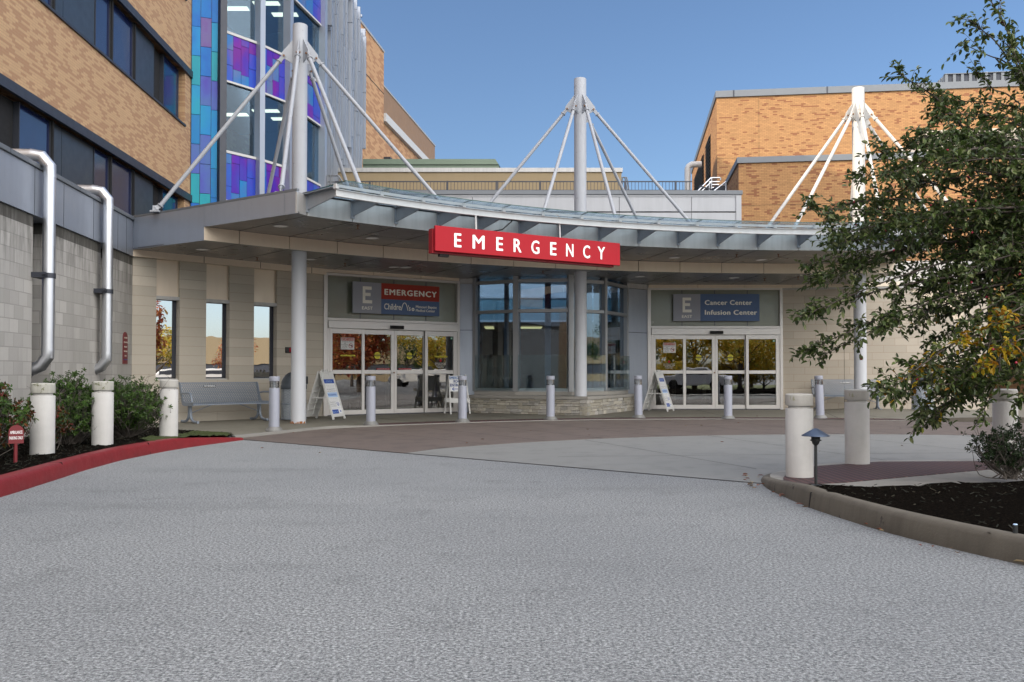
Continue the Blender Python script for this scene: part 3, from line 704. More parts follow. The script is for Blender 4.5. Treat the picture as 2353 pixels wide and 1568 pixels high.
# ------------------------------------------------------------------ entrance sliding doors
def sliding_doors(name,label,org,rot):
    D=thing(name,label,'doors',org,rot); Wd=4.0; H=3.655
    X=lambda c:(c-310)*.00335; Z=lambda c:(1203-c)*.00335
    g=G(); 
    g.box(-.03,X(332),-.05,.15,0,H); g.box(X(1488),Wd+.03,-.05,.15,0,H); g.box(X(332),X(1488),-.05,.15,Z(130),H)
    g.box(X(332),X(1488),-.05,.15,Z(475),Z(455)); g.build('frame',ALU,D,bevel=.006)
    g=G(); g.box(X(336),X(1486),-.075,.14,Z(533),Z(476)); g.box(X(334),X(352),-.03,.12,0,Z(533)); g.box(X(1475),X(1488),-.03,.12,0,Z(533)); g.build('header',ALU,D,bevel=.006)
    tf=G(); tf.box(X(332),X(1488),.052,.06,Z(455),Z(130)); to=tf.build('transom_panel',SPANF,D)
    q=G()
    for c in (615,909,1203): q.box(X(c)-.01,X(c)+.01,.046,.0515,Z(455),Z(130))
    q.build('glazing_bar',DKMET,to)
    leaves=[(352,643,375,618,-.035),(645,910,650,882,.03),(912,1182,936,1174,.03),(1183,1475,1209,1450,-.035)]
    for k,(a,b,ga,gb,y) in enumerate(leaves):
        g=G(); t=.045
        g.box(X(a),X(ga),y,y+t,.02,Z(535)); g.box(X(gb),X(b),y,y+t,.02,Z(535))
        g.box(X(ga),X(gb),y,y+t,Z(573),Z(535)); g.box(X(ga),X(gb),y,y+t,Z(883),Z(853)); g.box(X(ga),X(gb),y,y+t,.02,Z(1163))
        lf=g.build('door_leaf',ALU,D,bevel=.004)
        for z0,z1 in ((853,573),(1163,883)):
            q=G(); q.box(X(ga),X(gb),y+.018,y+.026,Z(z0),Z(z1)); q.build('pane',GDOOR,lf)
        q=G(); q.box(X(ga)-.006,X(ga),y-.001,y,Z(1163),Z(573)); q.box(X(gb),X(gb)+.006,y-.001,y,Z(1163),Z(573)); q.build('gasket',BLACK,lf)
    g=G(); g.box(X(336),X(1486),-.06,.12,.0,.018); g.build('threshold',DKMET,D)
    g=G(); g.cyl((X(900),-.036),.02,Z(879),Z(868)); g.build('lock',BOLT,D)
    g=G(); g.box(X(857),X(975),-.135,-.075,Z(527),Z(500)); g.build('sensor',BLACK,D,bevel=.012)
    return D,X,Z
DL,X,Z=sliding_doors('sliding_doors','glass sliding doors below the red EMERGENCY door sign',(-4.78,23.02,WALKZ),math.atan2(25.32-23.02,-1.50+4.78))
DR,X,Z=sliding_doors('sliding_doors','glass sliding doors below the Cancer Center sign',(4.10,27.2,WALKZ),0)
DY=-.03
def lab(D,name,label,cat,g,mat,z=0): return None
def child_sign(D,name,label,cat,x,z,y=-.045):
    M_=D.matrix_basis if False else Matrix.Translation(D.location)@Matrix.Rotation(D.rotation_euler.z,4,'Z')
    return thing(name,label,cat,M_@Vector((x,y,z)),D.rotation_euler.z)
# security notices, caution dots, strips
def notice(D,label,cx,cz):
    s=child_sign(D,'security_notice',label,'notice',X(cx),Z(cz)); w,h=.186,.152
    g=G(); g.box(-w,w,0,.006,-h,h); g.build('plate',PLW,s)
    g=G(); g.box(-w+.012,w-.012,-.0015,-.0002,.075,h-.008); g.build('heading',SIGNR2,s)
    g=G(); text_into(g,'SECURITY NOTICE',0,.088,h=.044,w=.33,y=-.003,align='C',bold=.012); g.build('lettering',PLW,s)
    g=G(); text_into(g,'CONCEALED FIREARMS',0,.035,h=.026,w=.33,y=-.003,align='C')
    for k,t in enumerate(('ARE','PROHIBITED','IN THIS','FACILITY')): text_into(g,t,-.08,-.008-k*.039,h=.026,y=-.003,align='C')
    g.build('lettering',LETK,s)
    g=G(); c=(.09,-.055)
    for k in range(24):
        a,b=2*math.pi*k/24,2*math.pi*(k+1)/24
        g.face([(c[0]+r*math.cos(t),-.003,c[1]+r*math.sin(t)) for r,t in ((.062,a),(.062,b),(.052,b),(.052,a))])
    g.face([(c[0]-.046,-.0032,c[1]+.038),(c[0]-.038,-.0032,c[1]+.046),(c[0]+.046,-.0032,c[1]-.038),(c[0]+.038,-.0032,c[1]-.046)])
    g.build('ring',SIGNR,s)
    g=G(); g.face([(c[0]-.045,-.0025,c[1]+.02),(c[0]-.045,-.0025,c[1]+.004),(c[0]+.04,-.0025,c[1]+.004),(c[0]+.04,-.0025,c[1]+.02)])
    g.face([(c[0]+.012,-.0025,c[1]+.006),(c[0]+.022,-.0025,c[1]-.035),(c[0]+.042,-.0025,c[1]-.032),(c[0]+.04,-.0025,c[1]+.006)]); g.build('gun_symbol',LETK,s)
notice(DL,'white SECURITY NOTICE plate on the left leaf of the EMERGENCY doors',497,650)
notice(DR,'white SECURITY NOTICE plate on the left leaf of the Cancer Center doors',497,650)
for D,t,inn in ((DL,'EMERGENCY',0),(DR,'Cancer Center',0)):
    for cx,wh in ((762,'left'),(1048,'right')):
        s=child_sign(D,'caution_sticker','round yellow CAUTION sticker on the %s middle leaf of the %s doors'%(wh,t),'sticker',X(cx),Z(738),.03); r=.09
        g=G(); g.face([(r*math.cos(2*math.pi*k/28),0,r*math.sin(2*math.pi*k/28)) for k in range(28)]); g.build('disc',YEL,s)
        g=G(); g.face([(-.088,-.001,-.022),(.088,-.001,-.022),(.088,-.001,.022),(-.088,-.001,.022)])
        text_into(g,'AUTOMATIC',0,.034,h=.022,w=.12,y=-.001,align='C',bold=.01); text_into(g,'DOOR',0,-.055,h=.022,y=-.001,align='C',bold=.01); g.build('band',LETK,s)
        g=G(); text_into(g,'CAUTION',0,-.013,h=.027,w=.15,y=-.002,align='C',bold=.01); g.build('lettering',YEL,s)
for cx,wh in ((500,'left'),(1330,'right')):
    s=child_sign(DL,'warning_strip','yellow AUTOMATIC DOOR strip on the %s fixed leaf'%wh,'sticker',X(cx),Z(742))
    g=G(); g.box(-.205,.205,0,.002,-.018,.018); g.build('strip',YEL,s)
    g=G(); text_into(g,'AUTOMATIC DOOR - STAND CLEAR',0,-.011,h=.022,w=.38,y=-.002,align='C',bold=.008); g.build('lettering',LETK,s)
for cx,wh in ((805,'left'),(1000,'right')):
    s=child_sign(DL,'warning_strip','red AUTOMATIC DOOR strip on the %s middle leaf'%wh,'sticker',X(cx)+.03,Z(845),.03)
    g=G(); g.box(-.19,.19,0,.002,-.02,.02); g.build('strip',SIGNR,s)
    g=G(); text_into(g,'AUTOMATIC DOOR - STAND CLEAR',0,-.011,h=.02,w=.35,y=-.002,align='C',bold=.008); g.build('lettering',PLW,s)
for D,t,cx in ((DL,'EMERGENCY',1330),(DR,'Cancer Center',495)):
    s=child_sign(D,'smoke_free_decal','white smoke free lettering on the glass of the %s doors'%t,'decal',X(cx),Z(800),-.02)
    g=G()
    for k,q in enumerate(('MISSOURI BAPTIST','IS A SMOKE FREE','ENVIRONMENT','THANK YOU.')): text_into(g,q,0,-.0-k*.04,h=.027,w=(.35,.34,.26,.22)[k],y=0,align='C',bold=.012)
    g.build('lettering',PLW,s)
    g=G(); g.face([(.035*math.cos(2*math.pi*k/20),.001,.085+.035*math.sin(2*math.pi*k/20)) for k in range(20)]); g.build('emblem',SIGNR,s)
    s=child_sign(D,'round_decal','small green round decal on the right leaf of the %s doors'%t,'decal',X(1435),Z(588),-.02)
    g=G(); g.face([(.04*math.cos(2*math.pi*k/20),0,.04*math.sin(2*math.pi*k/20)) for k in range(20)]); g.build('disc',GRNS,s)
    g=G(); g.face([(.018*math.cos(2*math.pi*k/20),-.001,.018*math.sin(2*math.pi*k/20)) for k in range(20)]); g.build('centre',PLW,s)
# the two big door signs
def bigsign(D,label,kind):
    s=child_sign(D,'wall_sign',label,'sign',X(528),Z(412),-.13); w=X(1298)-X(528); h=Z(170)-Z(412); x1=X(770)-X(528)
    g=G(); g.box(0,x1,0,.06,0,h); g.build('grey_panel',SIGNG,s)
    b=G(); t=G()
    if kind=='em':
        r=G(); r.box(x1,w,0,.06,h*.485,h); r.build('red_panel',SIGNR2,s); b.box(x1,w,0,.06,0,h*.485)
        text_into(t,'EMERGENCY',x1+.09,h*.635,h=.155,w=1.60,y=-.003,bold=.045,space=1.2)
        t2=G()
        text_into(t2,'Childre',x1+.085,.125,h=.165,w=.50,y=-.003,bold=.02)
        pr=None
        for k in range(25):
            f=k/24; xx=x1+.595+.20*f; zz=.115+.205*(1-abs(2*f-1)**2.2)
            if pr: t2.bar((pr[0],-.002,pr[1]),(xx,-.002,zz),.020,.004,up=(0,1,0))
            pr=(xx,zz)
        text_into(t2,"'s",x1+.80,.115,h=.15,w=.075,y=-.003,bold=.03)
        t2.face([(x1+.95+.045*math.cos(2*math.pi*k/24),-.002,.155+.045*math.sin(2*math.pi*k/24)) for k in range(24)])
        text_into(t2,'Missouri Baptist',x1+1.035,.20,h=.072,w=.65,y=-.003,bold=.02)
        text_into(t2,'Medical Center',x1+1.035,.10,h=.072,w=.60,y=-.003,bold=.02)
        for v in range(len(t2.v)): pass
        t2.build('lettering',LETC,s)
        a=G(); text_into(a,'at',x1+.95,.135,h=.055,w=.055,y=-.0045,align='C'); a.build('lettering',SIGNB,s)
    else:
        b.box(x1,w,0,.06,0,h)
        text_into(t,'Cancer Center',x1+.13,h*.60,h=.145,w=1.42,y=-.003,bold=.04,space=1.1)
        text_into(t,'Infusion Center',x1+.13,h*.235,h=.145,w=1.57,y=-.003,bold=.04,space=1.1)
    b.build('blue_panel',SIGNB,s)
    # E / EAST
    ex=x1*.34; 
    t.box(ex,ex+.075,-.004,-.001,h*.32,h*.865)
    for z0,z1,ln in ((h*.32,h*.32+.085,.27),(h*.555,h*.555+.085,.225),(h*.865-.085,h*.865,.255)): t.box(ex+.0752,ex+ln,-.004,-.001,z0,z1)
    text_into(t,'EAST',ex-.02,h*.12,h=.085,w=.31,y=-.003,bold=.03)
    t.build('lettering',LETC,s)
    q=G()
    for xx in (w*.2,w*.8): q.box(xx-.02,xx+.02,.06,.13,h*.4,h*.6)
    q.build('bracket',DKMET,s)
bigsign(DL,'grey, red and blue wall sign reading E EAST EMERGENCY above the left doors','em')
bigsign(DR,'grey and blue wall sign reading E EAST Cancer Center Infusion Center','cc')
# ------------------------------------------------------------------ glazed bay between the doors
BP=[Vector((-1.02,25.35)),Vector((.12,24.72)),Vector((1.58,24.45)),Vector((2.56,25.15)),Vector((3.32,26.5))]
BAY=thing('glazed_bay','tall curved grey-framed window bay standing on the stone wall','window bay',(0,0,0))
TOPZ=3.86; SZ=.60
def wallseg(g,a,b,t0,t1,z0,z1,m=0,o=0.):
    d=(b-a).normalized(); nn=Vector((-d.y,d.x)); q=[a+d*o+nn*t0,b-d*o+nn*t0,b-d*o+nn*t1,a+d*o+nn*t1]
    g.hexa([(*p,z0) for p in q]+[(*p,z1) for p in q],m)
for i in range(4):
    a,b=BP[i],BP[i+1]; d=(b-a).normalized()
    g=G(); wallseg(g,a,b,-.06,.12,SZ,SZ+.09,o=.05); g.build('transom_bar',ALU2,BAY)
    for z in (2.755,3.575): g=G(); wallseg(g,a,b,-.075,.10,z,z+.085,o=.055); g.build('transom_bar',ALU2,BAY)
    g=G(); wallseg(g,a,b,-.03,.10,TOPZ-.1,TOPZ,o=.05); g.build('transom_bar',ALU2,BAY)
    g=G(); wallseg(g,a,b,.03,.038,SZ+.09,TOPZ-.1,o=.05); g.build('pane',GBAY,BAY)
    g=G(); wallseg(g,a+d*.07,b-d*.07,-.16,-.155,SZ+.03,1.60,o=0); g.build('glass_guard',GGRD,BAY)
for i,p in enumerate(BP):
    g=G(); 
    if i==0: d=(BP[1]-BP[0]).normalized()
    elif i==4: d=(BP[4]-BP[3]).normalized()
    else: d=((BP[i+1]-BP[i]).normalized()+(BP[i]-BP[i-1]).normalized()).normalized()
    nn=Vector((-d.y,d.x)); w=.075 if i in (1,2) else .05; q=[p-d*w-nn*.085,p+d*w-nn*.085,p+d*w+nn*.15,p-d*w+nn*.15]
    g.hexa([(*v,SZ-.0) for v in q]+[(*v,TOPZ) for v in q]); g.build('mullion',ALU2,BAY,bevel=.006)
# inner mullions seen through the glass
for (px,Y,w) in ((1164,26.6,.07),(1259,26.5,.09),(1322,26.4,.06),(1353,26.9,.10),(1374,27.3,.12),(1413,28.2,.10)):
    p=at(px,700,Y); g=G(); g.box(p.x-w,p.x+w,Y,Y+.12,.02,3.95); g.build('inner_mullion',ALU2,BAY)
# flat metal panels either side of the bay
for (a,b,lab_) in ((Vector((-1.50,25.32)),BP[0],'grey metal wall panel between the left doors and the bay'),(BP[4],Vector((4.10,27.2)),'grey metal wall panel between the bay and the right doors')):
    d=(b-a).normalized(); Lp=(b-a).length
    t=thing('metal_wall_panel',lab_,'wall panel',(*a,0),math.atan2(d.y,d.x))
    g=G(); 
    for z0,z1 in ((.012,2.30),(2.315,3.60)): g.box(.035,Lp-.035,.0,.12,z0,z1)
    g.build('panel',PANEL,t); g=G(); g.box(.02,Lp-.02,.02,.1,.02,3.6); g.build('backing',BLACK,t)
    g=G(); g.box(.0,Lp,-.02,.12,3.61,3.75); g.build('head_trim',FASC,t)
# stone plinth
SP=[Vector((-1.16,25.05)),Vector((1.92,23.12)),Vector((3.72,26.75))]
ST=thing('stone_wall','low stacked ledge stone wall with pale cap under the glazed bay','stone wall',(0,0,0))
rr=random.Random(11)
def ledge(a,b,z0,z1,seed):
    rr=random.Random(seed); g=G(); d=(b-a).normalized(); nn=Vector((d.y,-d.x)); L=(b-a).length; z=z0
    rows=[]
    while z<z1-.012:
        h=min(rr.choice((.036,.05,.065,.08,.10)),z1-z); 
        if z1-(z+h)<.02: h=z1-z
        x=-.03*rr.random()
        while x<L:
            w=rr.uniform(.10,.42)
            if x+w>L-.06: w=L-x
            o=rr.uniform(-.008,.022); p=a+d*(x+.003); q=a+d*(x+w-.003); t=rr.uniform(-.003,.003)
            n2=2 if (h<.05 and rr.random()<.0) else 1
            f0=[p+nn*(o+t),q+nn*(o-t)]; bk=[q-nn*.2,p-nn*.2]
            zz=(z+.002+rr.uniform(0,.003),z+h-.002-rr.uniform(0,.003)); sk=rr.uniform(-.004,.004)
            g.hexa([(*f0[0],zz[0]),(*f0[1],zz[0]+sk),(*bk[0],zz[0]),(*bk[1],zz[0]),(*f0[0],zz[1]),(*f0[1],zz[1]+sk),(*bk[0],zz[1]),(*bk[1],zz[1])])
            x+=w
        z+=h
    return g
for (a,b,sd_) in ((SP[0],SP[1],3),(SP[1],SP[2],5)):
    o=ledge(a,b,.012,.415,sd_).build('stonework','ledge_stone',ST,bevel=.004)
g=G(); g.prism([(SP[0].x+.03,SP[0].y-.0),(SP[1].x-.0,SP[1].y+.045),(SP[2].x-.03,SP[2].y),(3.3,26.9),(-1.1,25.3)],.012,.41); g.build('core',BLACK,ST)
def off(p,dx,dy): return (p.x+dx,p.y+dy)
g=G(); g.prism([off(SP[0],-.04,-.03),off(SP[1],.01,-.05),off(SP[2],.05,0),(3.36,26.6),(2.6,25.25),(1.55,24.55),(.1,24.8),(-1.05,25.45)],.418,.50); g.build('cap',KERBL,ST,bevel=.008)
g=G(); g.prism([(BP[0].x-.03,BP[0].y-.11),(BP[1].x-.02,BP[1].y-.13),(BP[2].x+.03,BP[2].y-.14),(BP[3].x+.1,BP[3].y-.1),(BP[4].x+.08,BP[4].y-.02),(3.2,27),(-1,26)],.504,.60); g.build('sill',KERBL,ST)
g=G(); 
for f in (.35,.7): p=SP[0].lerp(SP[1],f); g.box(p.x-.004,p.x+.004,p.y-.06,p.y+.5,.4985,.5015)
g.build('joint',BLACK,ST)

# ------------------------------------------------------------------ right block wall
RW=thing('block_wall','tan block wall to the right of the Cancer Center doors','wall',(8.13,27.2,0),math.atan2(-.95,5.6))
g=G(); g.box(0,5.75,0,.4,.0,3.6); g.build('wall',CMUR,RW)
g=G(); g.box(-.0,5.85,-.05,.45,3.604,4.40); g.build('parapet',FASC,RW)
g=G()
for x in (1.77,4.0): g.box(x-.005,x+.005,-.0015,.0,0,3.6)
g.build('control_joint',BLACK,RW)
# trim over the right doors and wall
TR=thing('head_trim_band','tan metal band over the right doors','trim',(0,0,0))
g=G()
for x0,x1 in ((4.10,5.55),(5.565,6.98),(6.995,8.4),(8.415,9.9),(9.915,11.4)):
    y=lambda x: 27.12 if x<8.1 else 27.12-(x-8.1)*.17
    g.hexa([(x0,y(x0),3.66),(x1,y(x1),3.66),(x1,y(x1)+.3,3.66),(x0,y(x0)+.3,3.66),(x0,y(x0),3.79),(x1,y(x1),3.79),(x1,y(x1)+.3,3.79),(x0,y(x0)+.3,3.79)])
g.build('band',FASC2,TR)
TL=thing('head_trim_band','tan metal band over the left doors','trim',(-4.78,23.02,0),DL.rotation_euler.z)
g=G()
for x0,x1 in ((0,1.32),(1.335,2.75),(2.765,3.98)): g.box(x0,x1,-.09,.2,3.672,3.79)
g.build('band',FASC2,TL)

# ------------------------------------------------------------------ rooms behind the glass
IN=thing('lobby_interior','brown lobby interior seen through the entrance glass','interior',(0,0,0))
g=G(); g.face([(-7.6,21.6,.016),(-1.4,25.9,.016),(9,27.6,.016),(9,36,.016),(-13,36,.016)]); g.build('floor',FLOORI,IN)
g=G(); g.box(-14,9,35.9,36,0,3.7); g.box(-14,-13.9,24,35.9,0,3.7); g.box(9.0,9.1,27.6,36,0,3.7); g.box(-1.3,-1.2,30.5,35.9,0,2.7); g.build('wall',WOODI,IN)
g=G(); g.face([(-7.2,22.4,2.66),(-1.3,26.2,2.66),(-1.3,36,2.66),(-14,36,2.66)]); g.face([(3.8,27.5,2.66),(9,27.5,2.66),(9,36,2.66),(3.8,36,2.66)]); g.face([(-1.2,29.15,2.745),(3.7,29.15,2.745),(3.7,36,2.745),(-1.2,36,2.745)]); g.build('ceiling',WOODI,IN)
g=G(); g.box(-1.2,3.7,29.0,29.1,2.80,3.50); g.build('glass_band',TEAL,IN)
g=G(); g.box(-1.2,3.7,29.02,29.12,3.56,5.4); g.box(-1.2,3.7,28.97,29.0,2.74,2.80); g.box(-1.2,3.7,28.96,29.0,3.50,3.56); g.build('upper_wall',WALLI,IN)
for (x,y,z,w,l) in ((-.80,32.0,2.70,.16,.8),(.55,32.0,2.70,.5,.6),(-3.2,28.5,2.62,.5,.5),(6.0,31.0,2.62,.5,.5)):
    g=G(); g.box(x-w,x+w,y-l,y+l,z,z+.015); g.build('lamp',LAMP,IN)
for (x,y0,w) in ((5.3,29.6,.06),(6.3,29.6,.05),(7.35,29.6,.06),(4.6,29.6,.05),(-3.9,28.2,.05)):
    g=G(); g.box(x-w,x+w,y0,y0+.1,0,2.6); g.build('door_post',ALU2,IN)
g=G(); g.box(4.0,4.55,28.3,28.4,0,2.6); g.build('side_wall',WALLI,IN)
g=G(); g.box(6.4,8.6,28.9,29.4,0,1.0); g.box(6.35,8.65,28.85,29.45,1.0,1.05); g.build('counter',WOODI,IN)
# wheelchair in the left vestibule
WC=thing('wheelchair','folded black wheelchair standing behind the left glass leaf','wheelchair',(-4.25,24.35,.016),R(35))
for y in (-.22,.22):
    g=G(); c=[(.28*math.cos(t),y,.30+.28*math.sin(t)) for t in [2*math.pi*k/28 for k in range(29)]]; g.tube(c,.014,8); w_=g.build('wheel',LETK,WC)
    q=G()
    for k in range(8): a=math.pi*k/8; q.tube([(.27*math.cos(a),y,.3+.27*math.sin(a)),(-.27*math.cos(a),y,.3-.27*math.sin(a))],.003,5)
    q.build('spokes',GALV,w_)
g=G()
for y in (-.19,.19): g.tube([(-.3,y,.93),(-.2,y,.93),(-.2,y,.45),(.28,y,.45),(.36,y,.1)],.012,8); g.tube([(-.2,y,.7),(.2,y,.7),(.2,y,.45)],.01,8)
g.build('frame',GALV,WC); g=G(); g.box(-.2,.25,-.19,.19,.46,.49); g.box(-.21,-.195,-.19,.19,.49,.9); g.build('seat',LETK,WC)

# ------------------------------------------------------------------ canopy
C0=(7.65,5.35); RU,RL,RWL,RG=16.15,18.65,22.6,15.15
A0,A1=-45.2,9.6
ANG=[A0+3.52*k for k in range(16)]           # arm positions
def edgefix(r,a,end):  # the straight, slightly splayed ends
    return a
EX=thing('entrance_canopy','curved grey metal canopy with glass awning over both entrances','canopy',(0,0,0))
U0=(-3.92,16.42); L0=(-6.13,17.96); W0=(-8.28,19.42)
def U(a): return U0 if a<=A0-.5 else pol(C0,RU,a)
def Lp(a): return L0 if a<=A0-.5 else pol(C0,RL,a+ (a-A0)*0.03)
def Wp(a): return W0 if a<=A0-.5 else pol(C0,RWL,a+(a-A0)*.06-.5)
def lerp2(p,q,f): return (p[0]+(q[0]-p[0])*f,p[1]+(q[1]-p[1])*f)
def sub(fn,a,b,n=4,ga=.045):   # arc samples, pulled in by a small gap
    aa=[a+ga+(b-a-2*ga)*k/n for k in range(n+1)]; return [fn(x) for x in aa]
JN=[A0-1.05]+ANG[1:]
joints=[A0]+[A0+3.52*k for k in range(1,16)]
# soffit panels
def panels(fi,fo,z,name,mat,gapr=.006,th=.03,step=1,off_=0.):
    g=G()
    js=joints
    for a,b in zip(js,js[1:]):
        ii=sub(fi,a,b); oo=sub(fo,a,b)
        for lo,hi in ((0,1),):
            inn=[lerp2(p,q,.002) for p,q in zip(ii,oo)]; ou=[lerp2(p,q,.998) for p,q in zip(ii,oo)]
            g.prism(inn+ou[::-1], z, z+th)
    return g
fU=lambda a:pol(C0,RU+.0,a); fL=lambda a:pol(C0,RL,a); fW=lambda a:pol(C0,RWL,a)
fU1=lambda a:pol(C0,RU+.02,a)
g=panels(fU1,fL,4.02,'',SOFF)
# end wedge left (straight splayed edge)
g.prism([(U0[0]+.02,U0[1]+.02),pol(C0,RU+.02,A0-.03),pol(C0,RL,A0-.03),L0],4.02,4.05)
ep=pol(C0,RL,A1+1.6)
g.build('soffit',SOFF,EX)
fLo=lambda a:pol(C0,RL+.035,a)
g=panels(fLo,lambda a:pol(C0,20.6,a),3.75,'',SOFF)
for a,b in zip(joints,joints[1:]):
    ii=sub(lambda x:pol(C0,20.62,x),a,b); oo=sub(fW,a,b); g.prism(ii+oo[::-1],3.75,3.78)
g.prism([(L0[0]+.03,L0[1]+.03),pol(C0,RL+.03,A0-.03),pol(C0,20.6,A0-.03),lerp2(L0,W0,.495)],3.75,3.78)
g.prism([lerp2(L0,W0,.505),pol(C0,20.62,A0-.03),pol(C0,RWL,A0-.03),(-9.6,20.3),W0],3.75,3.78)
g.build('soffit',SOFF,EX)
# extra cross seams on the upper soffit
g=G()
for a,b in zip(joints,joints[1:]):
    for k in range(4):
        p,q=pol(C0,17.4,a+(b-a)*k/4),pol(C0,17.4,a+(b-a)*(k+1)/4); g.face([(*p,4.0185),(*q,4.0185),(*pol(C0,17.414,a+(b-a)*(k+1)/4),4.0185),(*pol(C0,17.414,a+(b-a)*k/4),4.0185)])
g.build('seam',BLACK,EX)
# black backing above the gaps, roof deck
allU=[U0]+[pol(C0,RU+.03,a) for a in joints]; 
LASTU=pol(C0,RU+.03,joints[-1]); 
deck=[(U0[0]-.03,U0[1]+.05)]+[pol(C0,RU+.03,A0+k*1.76) for k in range(31)]
far=[pol(C0,RWL-.3,A0+k*1.76) for k in range(31)][::-1]
g=G(); g.prism([(p[0],p[1]) for p in deck]+far+[(W0[0]-.4,W0[1]+.8),(W0[0]+.1,W0[1]+.05)],4.06,4.39); g.build('core',BLACK,EX)
g=G(); g.prism([(p[0],p[1]) for p in deck]+far+[(W0[0]-.4,W0[1]+.8),(W0[0]+.1,W0[1]+.05)],4.395,4.42); g.build('roof_deck',COPE,EX)
lowU=[pol(C0,RL+.06,A0+k*1.76) for k in range(31)]
g=G(); g.prism([(L0[0]+.06,L0[1]+.06)]+lowU+far+[(W0[0]-.4,W0[1]+.8)],3.79,4.018); g.build('core',BLACK,EX)
# fascias
def fasc(r,z0,z1,mat,name,th=.03,extra=None,seg=6,js=joints,ga=.025):
    g=G()
    for a,b in zip(js,js[1:]):
        for k in range(seg):
            x,y=a+ga+(b-a-2*ga)*k/seg,a+ga+(b-a-2*ga)*(k+1)/seg
            p,q,p2,q2=pol(C0,r,x),pol(C0,r,y),pol(C0,r+th,x),pol(C0,r+th,y)
            g.hexa([(*p,z0),(*q,z0),(*q2,z0),(*p2,z0),(*p,z1),(*q,z1),(*q2,z1),(*p2,z1)])
    if extra: extra(g)
    return g.build(name,mat,EX)
def straight(g,p,q,z0,z1,th=.03):
    p=Vector(p); q=Vector(q); d=(q-p).normalized(); n_=Vector((-d.y,d.x)); v=[p,q,q+n_*th,p+n_*th]
    g.hexa([(*x,z0) for x in v]+[(*x,z1) for x in v])
fasc(RU-.015,4.02,4.40,FASC,'fascia',extra=lambda g:straight(g,(U0[0]+.004,U0[1]),pol(C0,RU-.015,A0-.03),4.02,4.40))
fasc(RL-.0,3.75,4.016,FASC2,'fascia',extra=lambda g:straight(g,(L0[0]+.004,L0[1]),pol(C0,RL,A0-.03),3.75,4.016))
# straight left end: deep panels stepping down with the two tiers
g=G()
def endp(p,q,z0,z1): 
    p=Vector(p); q=Vector(q); d=(q-p).normalized(); n_=Vector((-d.y,d.x)); v=[p+d*.004,q-d*.004,q-d*.004-n_*.035,p+d*.004-n_*.035]
    g.hexa([(*x,z0) for x in v]+[(*x,z1) for x in v])
u0=Vector(U0); l0=Vector(L0); w0=Vector(W0)
endp(u0,u0.lerp(l0,.12),4.015,4.42); endp(u0.lerp(l0,.12),l0,4.015,4.42); endp(l0,w0.lerp(l0,.15),3.745,4.42); endp(w0.lerp(l0,.15),w0,3.745,4.42)
g.build('end_fascia',PANEL,EX)
g=G(); straight(g,U0,L0,4.424,4.47,-.06); straight(g,L0,W0,4.424,4.47,-.06); 
d_=(Vector(L0)-Vector(U0)).normalized(); n_=Vector((-d_.y,d_.x))
fasc(RU-.05,4.424,4.47,COPE,'coping',th=.2,seg=6,ga=0,js=joints)
g.build('coping',COPE,EX)
# right end closure
re=[pol(C0,RU+.0,joints[-1]),pol(C0,RL,joints[-1]+.0),pol(C0,RWL,joints[-1])]
g=G(); straight(g,re[1],re[0],4.02,4.42,-.03); straight(g,re[2],re[1],3.75,4.42,-.03); g.build('end_fascia',FASC,EX)
# downlights and sprinklers
DLN=iter(['in the upper soffit, nearest the left canopy corner','in the upper soffit, left of the EMERGENCY sign','in the lower soffit at the far left end','in the lower soffit just right of the left column','in the lower soffit before the left door sign','in the upper soffit right of the EMERGENCY sign','in the upper soffit above the Cancer Center sign','in the lower soffit over the right tan wall','in the lower soffit right of the glazed bay','in the lower soffit above the Cancer Center doors','in the lower soffit near the left door sign corner'])
SPN=iter(['over the gap between the tall windows','above the left door frame','in front of the glazed bay','above the Cancer Center doors','right of the Cancer Center doors','in the upper soffit near the left corner','in the upper soffit above the Cancer Center sign','in the upper soffit near the tree'])
for (px,py,z,r) in ((644.9,519.4,4.018,.135),(855,547,4.018,.135),(465.6,573.2,3.748,.135),(711.9,596,3.748,.13),(906,613.8,3.748,.13),(1173,598.5,4.018,.1) if False else (1548.7,592,4.018,.135),(1749,597,4.018,.135),(1899,635.6,3.748,.13),(1470,635.5,3.748,.13),(1686,638,3.748,.13),(1153,614,3.748,.13) if False else (932,614.4,3.748,.13)):
    p=gnd(px,py,z)
    dl=thing('downlight','unlit round downlight '+next(DLN),'downlight',(p.x,p.y,z),0,'downlights in the canopy soffit')
    q=G(); q.lathe([(r+.02,-.002),(r+.02,-.010),(r,-.012),(r,.0)],28); q.build('trim_ring',FASC,dl,smooth=40)
    q=G(); q.lathe([(0,-.009),(r*.6,-.010),(r,-.006)],28); q.build('lens',LAMPO,dl,smooth=40)
for (px,py,z) in ((591,592,3.748),(793,605,3.748),(1247.5,622.5,3.748),(1757,640,3.748),(1834,637,3.748),(822,519,4.018),(1693,585,4.018),(1789,584,4.018)):
    p=gnd(px,py,z)
    s=thing('sprinkler_head','small brass sprinkler head '+next(SPN),'sprinkler',(p.x,p.y,z),0,'sprinkler heads under the canopy')
    q=G(); q.lathe([(.035,-.001),(.035,-.008),(.012,-.012),(.010,-.05),(.02,-.052),(.02,-.058),(0,-.06)],14); q.box(-.05,.05,-.006,.006,-.075,-.068); q.box(-.004,.004,-.004,.004,-.07,-.058); q.build('head',BOLT,s)
